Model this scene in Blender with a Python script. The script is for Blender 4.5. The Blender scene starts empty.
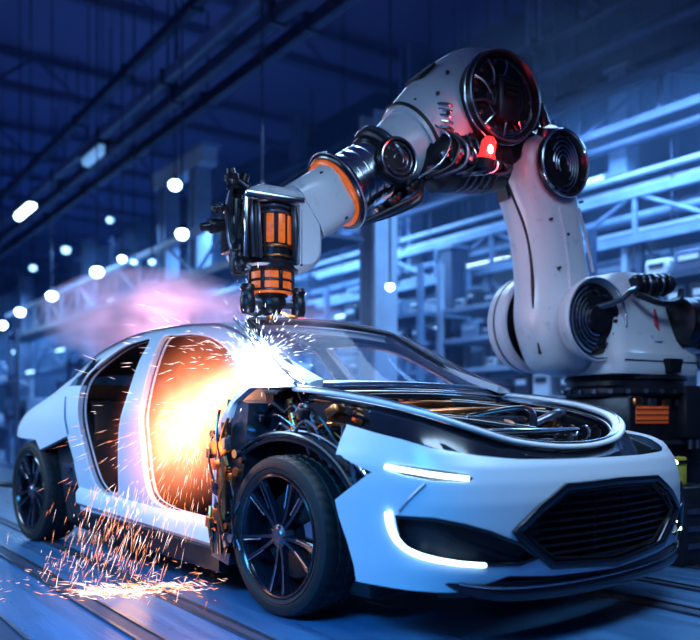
import bpy, bmesh, math, random
from mathutils import Vector, Matrix, noise
V = Vector
SC = bpy.context.scene
COL = SC.collection
PI = math.pi
rnd = random.Random(7)

# ------------------------------------------------------------------ camera, world, lights, exposure
F_PX, CAM_H, HORIZON = 811.0, 0.86, 418.0
cam_d = bpy.data.cameras.new('camera'); cam = bpy.data.objects.new('camera', cam_d); COL.objects.link(cam)
cam.location = (0, 0, CAM_H); cam.rotation_euler = (PI/2, 0, 0)
cam_d.sensor_width = 36; cam_d.lens = 36*F_PX/700; cam_d.shift_y = (HORIZON-320)/700
cam_d.dof.use_dof = True; cam_d.dof.focus_distance = 3.9; cam_d.dof.aperture_fstop = 1.2
cam_d.clip_end = 300
SC.camera = cam
vs = SC.view_settings
vs.view_transform = 'Standard'; vs.look = 'None'; vs.gamma = 1; vs.exposure = 0.0; vs.use_curve_mapping = False
cy = SC.cycles
cy.max_bounces = 6; cy.diffuse_bounces = 3; cy.glossy_bounces = 4; cy.transmission_bounces = 6; cy.volume_bounces = 1
cy.transparent_max_bounces = 12; cy.sample_clamp_indirect = 4; cy.caustics_reflective = False; cy.caustics_refractive = False
world = bpy.data.worlds.new('hall_ambient'); SC.world = world; world.use_nodes = True
wb = world.node_tree.nodes['Background']; wb.inputs[0].default_value = (0.075, 0.115, 0.36, 1); wb.inputs[1].default_value = 0.8

def light(name, kind, loc, energy, color, size=1.0, target=None, size_y=None, spread=None):
    d = bpy.data.lights.new(name, kind); d.energy = energy; d.color = color
    if kind == 'AREA':
        d.size = size
        if size_y: d.shape = 'RECTANGLE'; d.size_y = size_y
        if spread: d.spread = spread
    elif kind == 'POINT': d.shadow_soft_size = size
    o = bpy.data.objects.new(name, d); COL.objects.link(o); o.location = loc
    if target is not None:
        o.rotation_euler = (V(target)-V(loc)).to_track_quat('-Z', 'Y').to_euler()
    return o
BLUE = (0.36, 0.62, 1.0)
light('added_key_light', 'AREA', (1.3, 2.6, 3.3), 52, (0.46, 0.72, 1.0), 2.4, (1.1, 3.5, 0.6), 1.0, math.radians(120))  # added area light above the car nose, out of view
light('added_side_light', 'AREA', (-4.4, 2.6, 2.7), 34, BLUE, 3.0, (-0.9, 4.6, 0.8), 1.3)  # added fill from the left for car side and robot
light('added_rear_quarter_fill', 'AREA', (-5.2, 5.0, 3.0), 55, (.45, .72, 1.0), 2.0, (-1.9, 6.2, .8), 1.0, math.radians(90))  # added fill that brightens only the rear quarter panel
light('added_back_light', 'AREA', (1.0, 8.2, 4.4), 120, (0.42, 0.68, 1.0), 4.0, (0.2, 5.2, 1.0), 1.0)  # added area light behind the car, no fixture modelled
light('added_floor_fill', 'AREA', (-1.6, 0.9, 2.4), 70, (0.05, 0.42, 1.0), 2.2, (-1.5, 3.0, 0.0), 1.0, math.radians(85))  # added blue fill brightening the floor near the camera
HA = V((-0.575, 0.818, 0)).normalized(); HN = V((HA.y, -HA.x, 0))
HROT = math.atan2(HA.y, HA.x)
def hall(h, n, z=0.0): return HA*h + HN*n + V((0, 0, z))
for i, (h, n, e) in enumerate(((5, 7.5, 900), (12, 7.0, 1100), (20, 7.5, 1500), (32, 8, 2200), (17, 5.0, 500), (27, 4.6, 700))):
    p = hall(h, n, 4.35); light('added_hall_fill', 'AREA', p, e*.42, (0.22, 0.5, 1.0), 4.0, p-V((0, 0, 3))-HN*-0.8, 2.0)  # added unseen area lights that brighten the hall background

# ------------------------------------------------------------------ materials
def mat(name, col, rough=0.5, metal=0.0, coat=0.0, emit=None, estr=0.0, var=0.0, vscale=6.0, bump=0.0, bscale=40.0, trans=0.0, alpha=1.0, dirt=None, spec=0.5):
    m = bpy.data.materials.new(name); m.use_nodes = True
    nt = m.node_tree; b = nt.nodes['Principled BSDF']
    b.inputs['Base Color'].default_value = (*col, 1); b.inputs['Roughness'].default_value = rough
    b.inputs['Metallic'].default_value = metal; b.inputs['Coat Weight'].default_value = coat
    b.inputs['Coat Roughness'].default_value = 0.2
    b.inputs['Transmission Weight'].default_value = trans; b.inputs['Alpha'].default_value = alpha
    b.inputs['Specular IOR Level'].default_value = spec
    if emit: b.inputs['Emission Color'].default_value = (*emit, 1); b.inputs['Emission Strength'].default_value = estr
    if var or dirt:
        tc = nt.nodes.new('ShaderNodeTexCoord'); n = nt.nodes.new('ShaderNodeTexNoise')
        n.inputs['Scale'].default_value = vscale; n.inputs['Detail'].default_value = 6; n.inputs['Roughness'].default_value = 0.65
        nt.links.new(tc.outputs['Object'], n.inputs['Vector'])
        r = nt.nodes.new('ShaderNodeValToRGB'); nt.links.new(n.outputs['Fac'], r.inputs['Fac'])
        if dirt:
            r.color_ramp.elements[0].position = 0.28; r.color_ramp.elements[0].color = (*dirt, 1)
            r.color_ramp.elements[1].position = 0.42; r.color_ramp.elements[1].color = (*col, 1)
        else:
            r.color_ramp.elements[0].position = 0.3; r.color_ramp.elements[0].color = (*[c*(1-var) for c in col], 1)
            r.color_ramp.elements[1].position = 0.7; r.color_ramp.elements[1].color = (*[min(1, c*(1+var)) for c in col], 1)
        nt.links.new(r.outputs['Color'], b.inputs['Base Color'])
    if bump:
        tc = nt.nodes.new('ShaderNodeTexCoord'); n = nt.nodes.new('ShaderNodeTexNoise'); n.inputs['Scale'].default_value = bscale
        n.inputs['Detail'].default_value = 4
        nt.links.new(tc.outputs['Object'], n.inputs['Vector'])
        bp = nt.nodes.new('ShaderNodeBump'); bp.inputs['Strength'].default_value = bump; bp.inputs['Distance'].default_value = 0.02
        nt.links.new(n.outputs['Fac'], bp.inputs['Height']); nt.links.new(bp.outputs['Normal'], b.inputs['Normal'])
    return m
M = {}
M['paint'] = mat('pearl_white_body_paint', (0.60, 0.68, 0.80), 0.45, 0.1, 0.2)
M['frame'] = mat('primed_white_frame', (0.76, 0.79, 0.86), 0.40, 0.0, 0.3, var=0.08, vscale=5)
M['robot'] = mat('robot_white_paint', (0.56, 0.61, 0.70), 0.36, 0.0, 0.3, dirt=(0.36, 0.41, 0.5), vscale=9)
M['dark'] = mat('black_machined_metal', (0.018, 0.02, 0.03), 0.32, 0.55, var=0.5, vscale=20)
M['black'] = mat('black_plastic', (0.010, 0.011, 0.018), 0.42, var=0.3, vscale=14)
M['gloss'] = mat('gloss_black_trim', (0.008, 0.010, 0.02), 0.12, 0.1, 0.7)
M['chrome'] = mat('brushed_steel', (0.55, 0.60, 0.68), 0.2, 1.0, var=0.15, vscale=30)
M['steel'] = mat('dark_steel', (0.16, 0.18, 0.24), 0.3, 0.9, var=0.3, vscale=25)
M['copper'] = mat('copper_and_orange_glint', (0.75, 0.28, 0.10), 0.28, 1.0, var=0.3, vscale=18)  # copper, also used to paint orange light on some parts
M['rubber'] = mat('tyre_rubber', (0.008, 0.009, 0.013), 0.6, bump=0.15, bscale=90)
M['liner'] = mat('black_liner', (0.012, 0.013, 0.022), 0.5, bump=0.25, bscale=30)
M['amber'] = mat('amber_emissive', (0.5, 0.11, 0.02), 0.3, emit=(1.0, 0.17, 0.02), estr=0.42, var=0.6, vscale=22)  # amber parts with a weak emission of their own
M['amber_dim'] = mat('amber_indicator', (0.5, 0.12, 0.04), 0.3, emit=(1.0, 0.16, 0.03), estr=0.16)
M['red'] = mat('red_lamp', (0.8, 0.04, 0.03), 0.2, emit=(1.0, 0.03, 0.03), estr=1.6)
M['redhot'] = mat('red_lamp_filament', (1, 0.4, 0.3), 0.2, emit=(1.0, 0.35, 0.25), estr=22.0)
M['led'] = mat('white_led', (0.9, 0.95, 1.0), 0.2, emit=(0.62, 0.90, 1.0), estr=6.0)
M['glass'] = mat('clear_glass', (0.2, 0.4, 0.9), 0.03, alpha=0.08, spec=0.3)
M['tint'] = mat('tinted_glass', (0.01, 0.015, 0.03), 0.05, alpha=0.9, coat=0.3)
M['blue_steel'] = mat('blue_painted_steel', (0.20, 0.30, 0.46), 0.5, 0.2, var=0.3, vscale=2)
M['pale_steel'] = mat('pale_blue_steel', (0.42, 0.52, 0.66), 0.5, 0.2, var=0.2, vscale=2)
M['navy_steel'] = mat('dark_blue_steel', (0.05, 0.075, 0.14), 0.5, 0.3, var=0.3, vscale=2)
M['bin'] = mat('grey_blue_bins', (0.30, 0.42, 0.58), 0.5, var=0.25, vscale=3)
M['bin_dark'] = mat('dark_bins', (0.07, 0.10, 0.18), 0.5, var=0.25, vscale=3)
M['bin_pale'] = mat('pale_bins', (0.68, 0.76, 0.85), 0.45, var=0.2, vscale=3)
M['bin_black'] = mat('black_bins', (0.02, 0.025, 0.04), 0.5)
M['lamp'] = mat('lamp_lens', (0.9, 0.95, 1), 0.3, emit=(0.55, 0.82, 1.0), estr=14.0)
M['lamp_faint'] = mat('lamp_lens_faint', (0.9, 0.95, 1), 0.3, emit=(0.2, 0.5, 1.0), estr=0.6)
M['lamp_dim'] = mat('lamp_lens_far', (0.9, 0.95, 1), 0.3, emit=(0.30, 0.62, 1.0), estr=4.0)
M['yellow'] = mat('yellow_paint', (0.55, 0.48, 0.06), 0.45, var=0.2, vscale=8)
M['ceil'] = mat('navy_fade_roof_deck', (0.30, 0.27, 0.50), 0.9)  # navy fade of the upper view put into the deck colour
M['roof_steel'] = mat('roof_steel', (0.16, 0.17, 0.32), 0.7)  # near the deck colour so trusses merge into the painted fade
M['wall'] = mat('blue_wall_panel', (0.04, 0.065, 0.13), 0.7, var=0.35, vscale=0.5)
M['groove'] = mat('black_seam', (0.01, 0.01, 0.016), 0.6)
M['spark_white'] = mat('white_hot_spark', (1, .9, .8), 0.5, emit=(1.0, 0.60, 0.44), estr=2.6)
M['spark_orange'] = mat('orange_spark', (1, .5, .2), 0.5, emit=(1.0, 0.24, 0.07), estr=2.4)
M['spark_blue'] = mat('blue_white_spark', (1, 1, 1), 0.5, emit=(0.80, 0.86, 1.0), estr=4.0)

def floor_material():
    m = bpy.data.materials.new('blue_factory_floor'); m.use_nodes = True; nt = m.node_tree; b = nt.nodes['Principled BSDF']
    tc = nt.nodes.new('ShaderNodeTexCoord'); mp = nt.nodes.new('ShaderNodeMapping')
    mp.inputs['Scale'].default_value = (0.35, 5.0, 1)
    nt.links.new(tc.outputs['Object'], mp.inputs['Vector'])
    n = nt.nodes.new('ShaderNodeTexNoise'); n.inputs['Scale'].default_value = 2.2; n.inputs['Detail'].default_value = 8; n.inputs['Roughness'].default_value = 0.62
    nt.links.new(mp.outputs[0], n.inputs['Vector'])
    r = nt.nodes.new('ShaderNodeValToRGB'); nt.links.new(n.outputs['Fac'], r.inputs['Fac'])
    r.color_ramp.elements[0].position = 0.3; r.color_ramp.elements[0].color = (0.025, 0.08, 0.20, 1)
    r.color_ramp.elements[1].position = 0.72; r.color_ramp.elements[1].color = (0.07, 0.21, 0.42, 1)
    nt.links.new(r.outputs['Color'], b.inputs['Base Color'])
    r2 = nt.nodes.new('ShaderNodeMapRange'); nt.links.new(n.outputs['Fac'], r2.inputs[0])
    r2.inputs[1].default_value = 0.3; r2.inputs[2].default_value = 0.7; r2.inputs[3].default_value = 0.22; r2.inputs[4].default_value = 0.5
    nt.links.new(r2.outputs[0], b.inputs['Roughness'])
    n2 = nt.nodes.new('ShaderNodeTexNoise'); n2.inputs['Scale'].default_value = 14; n2.inputs['Detail'].default_value = 4
    nt.links.new(mp.outputs[0], n2.inputs['Vector'])
    bp = nt.nodes.new('ShaderNodeBump'); bp.inputs['Strength'].default_value = 0.12; bp.inputs['Distance'].default_value = 0.02
    nt.links.new(n2.outputs['Fac'], bp.inputs['Height']); nt.links.new(bp.outputs[0], b.inputs['Normal'])
    return m
M['floor'] = floor_material()

# ------------------------------------------------------------------ mesh helpers
def axes(p, d, up=(0, 0, 1)):
    z = V(d).normalized(); u = V(up)
    if abs(z.dot(u.normalized())) > 0.98: u = V((1, 0, 0))
    x = u.cross(z).normalized(); y = z.cross(x)
    m = Matrix((x, y, z)).transposed().to_4x4(); m.translation = V(p); return m
def cr(pts, k):
    P = [V(p) for p in pts]; out = []
    for i in range(len(P)-1):
        a, b, c, d = P[max(i-1, 0)], P[i], P[i+1], P[min(i+2, len(P)-1)]
        for j in range(k):
            t = j/k
            out.append(.5*((2*b)+(c-a)*t+(2*a-5*b+4*c-d)*t*t+(3*b-a-3*c+d)*t**3))
    out.append(P[-1]); return out
class MB:
    def __init__(s): s.bm = bmesh.new()
    def face(s, vs, mi=0):
        try:
            f = s.bm.faces.new(vs); f.material_index = mi; return f
        except ValueError: return None
    def box(s, c, size, rot=None, bev=0.0, seg=2):
        m = Matrix.Translation(V(c)) @ (rot.to_4x4() if rot else Matrix()) @ Matrix.Diagonal((*size, 1))
        g = bmesh.ops.create_cube(s.bm, size=1, matrix=m)
        if bev:
            es = list({e for v in g['verts'] for e in v.link_edges})
            bmesh.ops.bevel(s.bm, geom=es, offset=bev, segments=seg, affect='EDGES', profile=0.5)
        return s
    def cyl(s, p0, p1, r0, r1=None, n=24):
        p0, p1 = V(p0), V(p1); r1 = r0 if r1 is None else r1
        m = axes((p0+p1)/2, p1-p0)
        bmesh.ops.create_cone(s.bm, cap_ends=True, segments=n, radius1=r0, radius2=r1, depth=(p1-p0).length, matrix=m)
        return s
    def ball(s, c, r, seg=16, sc=(1, 1, 1)):
        bmesh.ops.create_uvsphere(s.bm, u_segments=seg, v_segments=max(6, seg//2), radius=r, matrix=Matrix.Translation(V(c)) @ Matrix.Diagonal((*sc, 1)))
        return s
    def rings(s, rings, caps=True, closed=False, mi=0):
        R = [[s.bm.verts.new(p) for p in r] for r in rings]; n = len(R[0])
        L = len(R) if closed else len(R)-1
        for i in range(L):
            a, b = R[i], R[(i+1) % len(R)]
            for j in range(n): s.face([a[j], a[(j+1) % n], b[(j+1) % n], b[j]], mi)
        if caps and not closed: s.face(R[0][::-1], mi); s.face(R[-1], mi)
        return s
    def lathe(s, prof, m, n=32, closed=False):
        rings = []
        for k in range(n):
            a = 2*PI*k/n; rings.append([m @ V((r*math.cos(a), r*math.sin(a), h)) for r, h in prof])
        R = [[s.bm.verts.new(p) for p in r] for r in rings]; L = len(prof)
        for k in range(n):
            a, b = R[k], R[(k+1) % n]
            for j in range(L if closed else L-1): s.face([a[j], b[j], b[(j+1) % L], a[(j+1) % L]])
        if not closed:
            for j in (0, L-1):
                if prof[j][0] > 1e-6: s.face([R[k][j] for k in (range(n) if j == 0 else range(n-1, -1, -1))])
        bmesh.ops.remove_doubles(s.bm, verts=s.bm.verts[:], dist=1e-6) if any(r <= 1e-6 for r, h in prof) else None
        return s
    def torus(s, m, R, r, n=40, k=10):
        return s.lathe([(R+r*math.cos(2*PI*j/k), r*math.sin(2*PI*j/k)) for j in range(k)], m, n, True)
    def sweep(s, pts, prof, up=(0, 0, 1), closed=False, caps=True):
        P = [V(p) for p in pts]; n = len(P); rings = []
        for i in range(n):
            if closed: t = P[(i+1) % n]-P[i-1]
            else: t = P[min(i+1, n-1)]-P[max(i-1, 0)]
            t.normalize(); u = V(up); x = u.cross(t)
            if x.length < 1e-3: x = V((1, 0, 0)).cross(t)
            x.normalize(); y = t.cross(x)
            pr = prof(i/(n-1)) if callable(prof) else prof
            rings.append([P[i]+x*a+y*b for a, b in pr])
        return s.rings(rings, caps, closed)
    def tube(s, pts, r, n=8, smooth=6, closed=False):
        P = cr(pts, smooth) if smooth else [V(p) for p in pts]
        # parallel transport
        t0 = (P[1]-P[0]).normalized(); x = V((0, 0, 1)).cross(t0)
        if x.length < 1e-3: x = V((1, 0, 0))
        x.normalize(); rings = []
        for i, p in enumerate(P):
            t = (P[min(i+1, len(P)-1)]-P[max(i-1, 0)]).normalized()
            x = (x-t*x.dot(t)).normalized(); y = t.cross(x)
            rr = r(i/(len(P)-1)) if callable(r) else r
            rings.append([p+(x*math.cos(2*PI*k/n)+y*math.sin(2*PI*k/n))*rr for k in range(n)])
        return s.rings(rings)
    def patch(s, grid, mi=0):
        R = [[s.bm.verts.new(p) for p in r] for r in grid]
        for i in range(len(R)-1):
            for j in range(len(R[0])-1): s.face([R[i][j], R[i][j+1], R[i+1][j+1], R[i+1][j]], mi)
        return s
    def prism(s, poly, vec):
        a = [s.bm.verts.new(V(p)) for p in poly]; b = [s.bm.verts.new(V(p)+V(vec)) for p in poly]; n = len(a)
        s.face(a[::-1]); s.face(b)
        for i in range(n): s.face([a[i], a[(i+1) % n], b[(i+1) % n], b[i]])
        return s
    def build(s, name, m, parent=None, angle=38, solid=0.0, recalc=True):
        if recalc: bmesh.ops.recalc_face_normals(s.bm, faces=s.bm.faces[:])
        me = bpy.data.meshes.new(name); s.bm.to_mesh(me); s.bm.free()
        for mm in (m if isinstance(m, (list, tuple)) else [m]): me.materials.append(mm)
        o = bpy.data.objects.new(name, me); COL.objects.link(o)
        if parent: o.parent = parent
        if solid:
            md = o.modifiers.new('solid', 'SOLIDIFY'); md.thickness = solid; md.offset = -1; apply_mods(o)
        shade(o.data, angle)
        return o
def shade(me, angle=38):
    me.polygons.foreach_set('use_smooth', [True]*len(me.polygons))
    me.set_sharp_from_angle(angle=math.radians(angle)); me.update()
def apply_mods(o):
    bpy.context.view_layer.update()
    dg = bpy.context.evaluated_depsgraph_get(); old = o.data
    me = bpy.data.meshes.new_from_object(o.evaluated_get(dg)); o.modifiers.clear(); o.data = me; me.name = old.name
def cut(o, cutters, angle=38):
    obs = []
    for mb in cutters:
        c = mb.build('cutter', M['black'], o.parent); obs.append(c)
        md = o.modifiers.new('cut', 'BOOLEAN'); md.operation = 'DIFFERENCE'; md.object = c; md.solver = 'EXACT'
    apply_mods(o)
    for c in obs: bpy.data.objects.remove(c)
    shade(o.data, angle)
def rrect(w, h, r, n=4, dx=0, dy=0):
    out = []
    for cx, cy_, a0 in ((w/2-r, h/2-r, 0), (-w/2+r, h/2-r, 90), (-w/2+r, -h/2+r, 180), (w/2-r, -h/2+r, 270)):
        for k in range(n+1):
            a = math.radians(a0+90*k/n); out.append((cx+r*math.cos(a)+dx, cy_+r*math.sin(a)+dy))
    return out
def thing(name, label, cat, loc=(0, 0, 0), rotz=0.0, group=None):
    o = bpy.data.objects.new(name, None); o.empty_display_size = 0.2; COL.objects.link(o)
    o.location = loc; o.rotation_euler = (0, 0, rotz); return tag(o, label, cat, group)
def tag(o, label, cat, group=None, kind=None):
    o['label'] = label; o['category'] = cat
    if group: o['group'] = group
    if kind: o['kind'] = kind
    return o
def struct(o): o['kind'] = 'structure'; return o
def dup(root, loc, rotz, label=None, group=None):
    r = root.copy(); COL.objects.link(r); r.location = loc; r.rotation_euler = (0, 0, rotz)
    if label: r['label'] = label
    if group: r['group'] = group
    for ch in list(root.children):
        c = ch.copy(); COL.objects.link(c); c.parent = r
        for g in ch.children:
            d = g.copy(); COL.objects.link(d); d.parent = c
    return r
def pix(px, py, d): return V(((px-350)/F_PX*d, d, CAM_H+(HORIZON-py)/F_PX*d))   # measured points of the place

# ------------------------------------------------------------------ setting
mb = MB(); mb.box((20, 3.0, -0.05), (110, 40, 0.1)); fl = struct(mb.build('floor', M['floor'])); fl.rotation_euler = (0, 0, HROT)
mb = MB(); mb.box((20, 3.0, 9.6), (110, 40, 0.2)); ce = struct(mb.build('ceiling', M['ceil'])); ce.rotation_euler = (0, 0, HROT)
mb = MB(); mb.box((20, -13.0, 4.8), (110, 0.2, 9.6)); w = struct(mb.build('wall_right', M['wall'])); w.rotation_euler = (0, 0, HROT)
mb = MB(); mb.box((70, 3.0, 4.8), (0.2, 34, 9.6)); w = struct(mb.build('wall_back', M['wall'])); w.rotation_euler = (0, 0, HROT)

# floor tracks: sunken dark slots with steel edges running along the hall
for k, (n, w_) in enumerate(((0.72, 0.10), (1.17, 0.07), (1.52, 0.05), (3.3, 0.09), (3.75, 0.06), (4.3, 0.06))):
    t = thing('floor_track', ('dark steel floor track nearest the camera at the lower left corner', 'dark steel floor track crossing the floor left of the front wheel',
        'thin floor track beside the sparks under the car sill', 'floor track right of the front bumper', 'thin floor track between bumper and pedestal', 'floor track passing beside the robot pedestal')[k], 'floor track', hall(0, n, 0), HROT)
    mb = MB(); mb.box((16, 0, 0.003), (44, w_, 0.004)); mb.build('slot_plate', M['navy_steel'], t)
    for s in (-1, 1):
        mb = MB(); mb.box((16, s*(w_/2+0.008), 0.006), (44, 0.014, 0.012)); mb.build('edge_rail', M['steel'], t)

# ------------------------------------------------------------------ the car (local x forward, y to its far side, z up)
car = thing('car', 'white car shell without doors and bonnet being welded on the line', 'car', (-0.584, 5.202, 0), math.radians(-48.4983))
ST = [  # x, roof z, shoulder y, shoulder z, belt y, belt z, mid y, sill y
    (-2.28, .91, .48, .885, .62, .82, .68, .66), (-2.05, .96, .58, .93, .74, .86, .80, .76), (-1.75, 1.02, .68, .975, .84, .90, .90, .86),
    (-1.4, 1.12, .71, 1.06, .87, .96, .93, .90), (-1.1, 1.26, .71, 1.19, .86, 1.02, .93, .91), (-.86, 1.35, .67, 1.295, .86, 1.03, .93, .91),
    (-.5, 1.41, .635, 1.375, .86, 1.02, .93, .91), (-.1, 1.43, .62, 1.40, .86, 1.01, .93, .91), (.3, 1.42, .62, 1.388, .86, 1.0, .93, .91),
    (.6, 1.395, .635, 1.355, .86, .99, .93, .91), (.85, 1.312, .655, 1.258, .86, .99, .93, .91), (1.1, 1.178, .69, 1.135, .86, .985, .93, .91), (1.42, 1.055, .74, 1.02, .85, .96, .92, .9)]
def section(s, off=0.0):
    x, zr, ys, zs, yb, zb, ym, yl = s
    h = [(0, zr), (.55*ys, zr-.008), (ys-.06, zs+.012), (ys+.012, zs-.03), ((ys+yb)/2+.012, (zs+zb)/2), (yb, zb), (ym-.012, .86 if zb > .9 else (zb+.72)/2), (ym, .70), (ym, .5), (yl, .3), (yl-.015, .16)]
    full = [(-y, z) for y, z in h[::-1]]+h[1:]
    return [V((x, y, z)) for y, z in full]
def shell_grid(k=5, kx=4):
    secs = [cr(section(s), k) for s in ST]
    n = len(secs[0]); cols = [cr([s[j] for s in secs], kx) for j in range(n)]
    return [[cols[j][i] for j in range(n)] for i in range(len(cols[0]))]
G = shell_grid()
mb = MB(); mb.patch(G); shell = mb.build('body_shell', [M['paint'], M['liner']], car)
md_ = shell.modifiers.new('solid', 'SOLIDIFY'); md_.thickness = .035; md_.offset = -1; md_.material_offset = 1; apply_mods(shell)  # inner faces blackened so the white shell stays dark inside
def yprism(poly, y0=-1.3, y1=1.3):
    m = MB(); m.prism([(x, y0, z) for x, z in poly], (0, y1-y0, 0)); return m
def zprism(poly, z0=.6, z1=2):
    m = MB(); m.prism([(x, y, z0) for x, y in poly], (0, 0, z1-z0)); return m
def xprism(poly, x0=2.0, x1=3.0):
    m = MB(); m.prism([(x0, y, z) for y, z in poly], (x1-x0, 0, 0)); return m
def loop2(pts, k=5):
    n = len(pts); out = []
    P = [V((a, b, 0)) for a, b in pts]
    for i in range(n):
        a, b, c, d = P[i-1], P[i], P[(i+1) % n], P[(i+2) % n]
        for j in range(k):
            t = j/k; q = .5*((2*b)+(c-a)*t+(2*a-5*b+4*c-d)*t*t+(3*b-a-3*c+d)*t**3); out.append((q.x, q.y))
    return out
REAR_DOOR = loop2([(-.58, 1.305), (-.78, 1.17), (-.78, 1.04), (-.62, .79), (-.50, .61), (-.38, .46), (-.20, .385), (-.07, .43), (-.06, .73), (-.06, .96), (-.14, 1.2), (-.19, 1.335), (-.34, 1.345)])
FRONT_DOOR = loop2([(-.05, 1.34), (.02, 1.15), (.14, .9), (.21, .69), (.25, .52), (.33, .41), (.60, .36), (.86, .34), (.93, .42), (.955, .56), (.985, .80), (1.05, .98), (1.0, 1.06), (.80, 1.185), (.57, 1.285), (.31, 1.335), (.12, 1.345)])
QUARTER = [(-.99, 1.07), (-.97, 1.12), (-.80, 1.245), (-.77, 1.25), (-.77, 1.17), (-.79, 1.07)]
cut(shell, [yprism(REAR_DOOR), yprism(FRONT_DOOR), yprism(QUARTER),
            zprism([(.66, -.53), (.68, 0), (.66, .53), (.9, .565), (1.15, .60), (1.6, .66), (1.6, -.66), (1.15, -.60), (.9, -.565)]),
            zprism([(-.72, -.53), (-.70, 0), (-.72, .53), (-1.5, .58), (-1.5, -.58)], .98),
            yprism([(1.03, .0), (1.8, .0), (1.8, 1.0), (1.13, 1.0), (1.06, .93), (1.03, .8)]),
            yprism([(-2.6, .74), (-1.33, .71), (-1.25, .645), (-.80, .745), (-.69, .60), (-.62, .41), (-.64, .27), (1.1, .19), (1.1, -.1), (-2.6, -.1)]),
            yprism([(-.97, 1.0), (-.945, 1.0), (-.765, .765), (-.79, .74)])], 30)
def ysurf(x, z, side=-1):
    # half-width of the shell at x, z
    i = 0
    while i < len(ST)-2 and ST[i+1][0] < x: i += 1
    a, b = ST[i], ST[i+1]; t = min(max((x-a[0])/(b[0]-a[0]), 0), 1)
    s = [p+(q-p)*t for p, q in zip(a, b)]; pts = [(p.y, p.z) for p in cr(section(s), 4) if p.y > 0]
    for (y0, z0), (y1, z1) in zip(pts, pts[1:]):
        if (z0-z)*(z1-z) <= 0 and abs(z0-z1) > 1e-5: return side*(y0+(y1-y0)*(z-z0)/(z1-z0))
    return side*pts[-1][0]
def inset2(poly, d):
    n = len(poly); out = []
    area = sum(poly[i][0]*poly[(i+1) % n][1]-poly[(i+1) % n][0]*poly[i][1] for i in range(n)); sg = 1 if area > 0 else -1
    for i in range(n):
        ax, ay = poly[i-1]; bx, by = poly[(i+1) % n]; tx, ty = bx-ax, by-ay; l = math.hypot(tx, ty) or 1
        out.append((poly[i][0]-ty/l*d*sg, poly[i][1]+tx/l*d*sg))
    return out
for side in (-1, 1):
    for poly in (REAR_DOOR, FRONT_DOOR):
        mb = MB()
        p1 = [V((x, ysurf(x, z, side)+side*-.004, z)) for x, z in inset2(poly, .004)]
        p2 = [V((x, ysurf(x, z, side)-side*.038, z)) for x, z in inset2(poly, .006)]
        mb.sweep(p1, rrect(.012, .012, .004, 2), (0, 1, 0), True)
        ring = mb.build('door_aperture_flange', M['frame'], car)
        mb = MB(); mb.sweep([p+V((0, -side*.012, 0)) for p in p2], rrect(.014, .016, .005, 2), (0, 1, 0), True); mb.build('inner_flange', M['frame'], ring)
        mb = MB(); mb.sweep([p-V((0, side*.008, 0)) for p in p2], rrect(.012, .018, .004, 2), (0, 1, 0), True); mb.build('door_seal', M['gloss'], ring)
    mb = MB(); mb.prism([(x, ysurf(-.88, 1.15, side)+side*-.01+(-side*.25*(z-1.15)), z) for x, z in QUARTER], (0, side*-.006, 0)); mb.build('quarter_window', M['tint'], car)
    # chrome drip line along the roof edge
    mb = MB(); mb.tube([(s[0], side*(s[2]+.004), s[3]-.005) for s in ST[3:]], .009, 8, 4); mb.build('roof_drip_rail', M['chrome'], car)
    # sill: step and dark rocker under it
    mb = MB(); mb.patch([[V((x, side*y, z+.055-.075*(x+.62)/1.6)) for y, z in ((.86, .38), (.925, .375), (.948, .34), (.945, .28), (.90, .245))] for x in (-.62, -.3, 0, .3, .6, .95)])
    mb.build('sill_panel', M['frame'], car, solid=.012)
    mb = MB(); mb.sweep([(x, side*.87, .23-.05*(x+.6)/1.6) for x in (-.62, -.1, .4, .98)], rrect(.1, .13, .03)); mb.build('rocker_beam', M['dark'], car)
    # hinge pillar in front of the door opening
    hp = MB(); hp.prism([(.93, side*.93, .20), (1.06, side*.92, .17), (1.13, side*.88, .62), (1.14, side*.86, .93), (.98, side*.87, .95), (.97, side*.93, .62)], (0, -side*.16, 0))
    hpo = hp.build('hinge_pillar', M['steel'], car)
    for z in (.40, .72):
        mb = MB(); mb.box((1.0, side*.945, z), (.06, .04, .07), bev=.008); mb.cyl((1.035, side*.95, z-.05), (1.035, side*.95, z+.05), .014, n=12); mb.build('door_hinge', M['copper'], hpo)  # copper colour stands for the orange glow on the pillar
    for q in range(5):
        mb = MB(); mb.tube([(1.0+.02*q, side*.935, .22+.05*q), (1.04+.012*q, side*.955, .45), (1.02+.015*q, side*.95, .62+.03*q), (1.08, side*.91, .86)], .006, 6, 5); mb.build('harness_wire', M['copper'], hpo)
    for q in range(6):
        mb = MB(); mb.box((1.06, side*.93, .26+.11*q), (.05, .03, .06), bev=.006); mb.build('connector_block', M['dark'], hpo)
    # rear: dark inner structure behind the wheel with a box and brackets
    mb = MB(); mb.prism([(-.72, side*.84, .72), (-.66, side*.86, .6), (-.61, side*.87, .40), (-.62, side*.86, .22), (-1.0, side*.84, .2), (-1.2, side*.84, .7)], (0, -side*.25, 0))
    rs = mb.build('rear_inner_panel', M['liner'], car)
    mb = MB(); mb.box((-.86, side*.87, .5), (.2, .06, .15), bev=.012); mb.box((-.83, side*.905, .53), (.09, .02, .03)); mb.box((-.86, side*.905, .47), (.12, .02, .015)); mb.build('control_box', M['steel'], rs)
    mb = MB(); mb.sweep([(-.735, side*.885, .76), (-.655, side*.90, .6), (-.60, side*.90, .42), (-.615, side*.89, .26)], rrect(.03, .05, .01)); mb.build('edge_strip', M['gloss'], rs)
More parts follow.
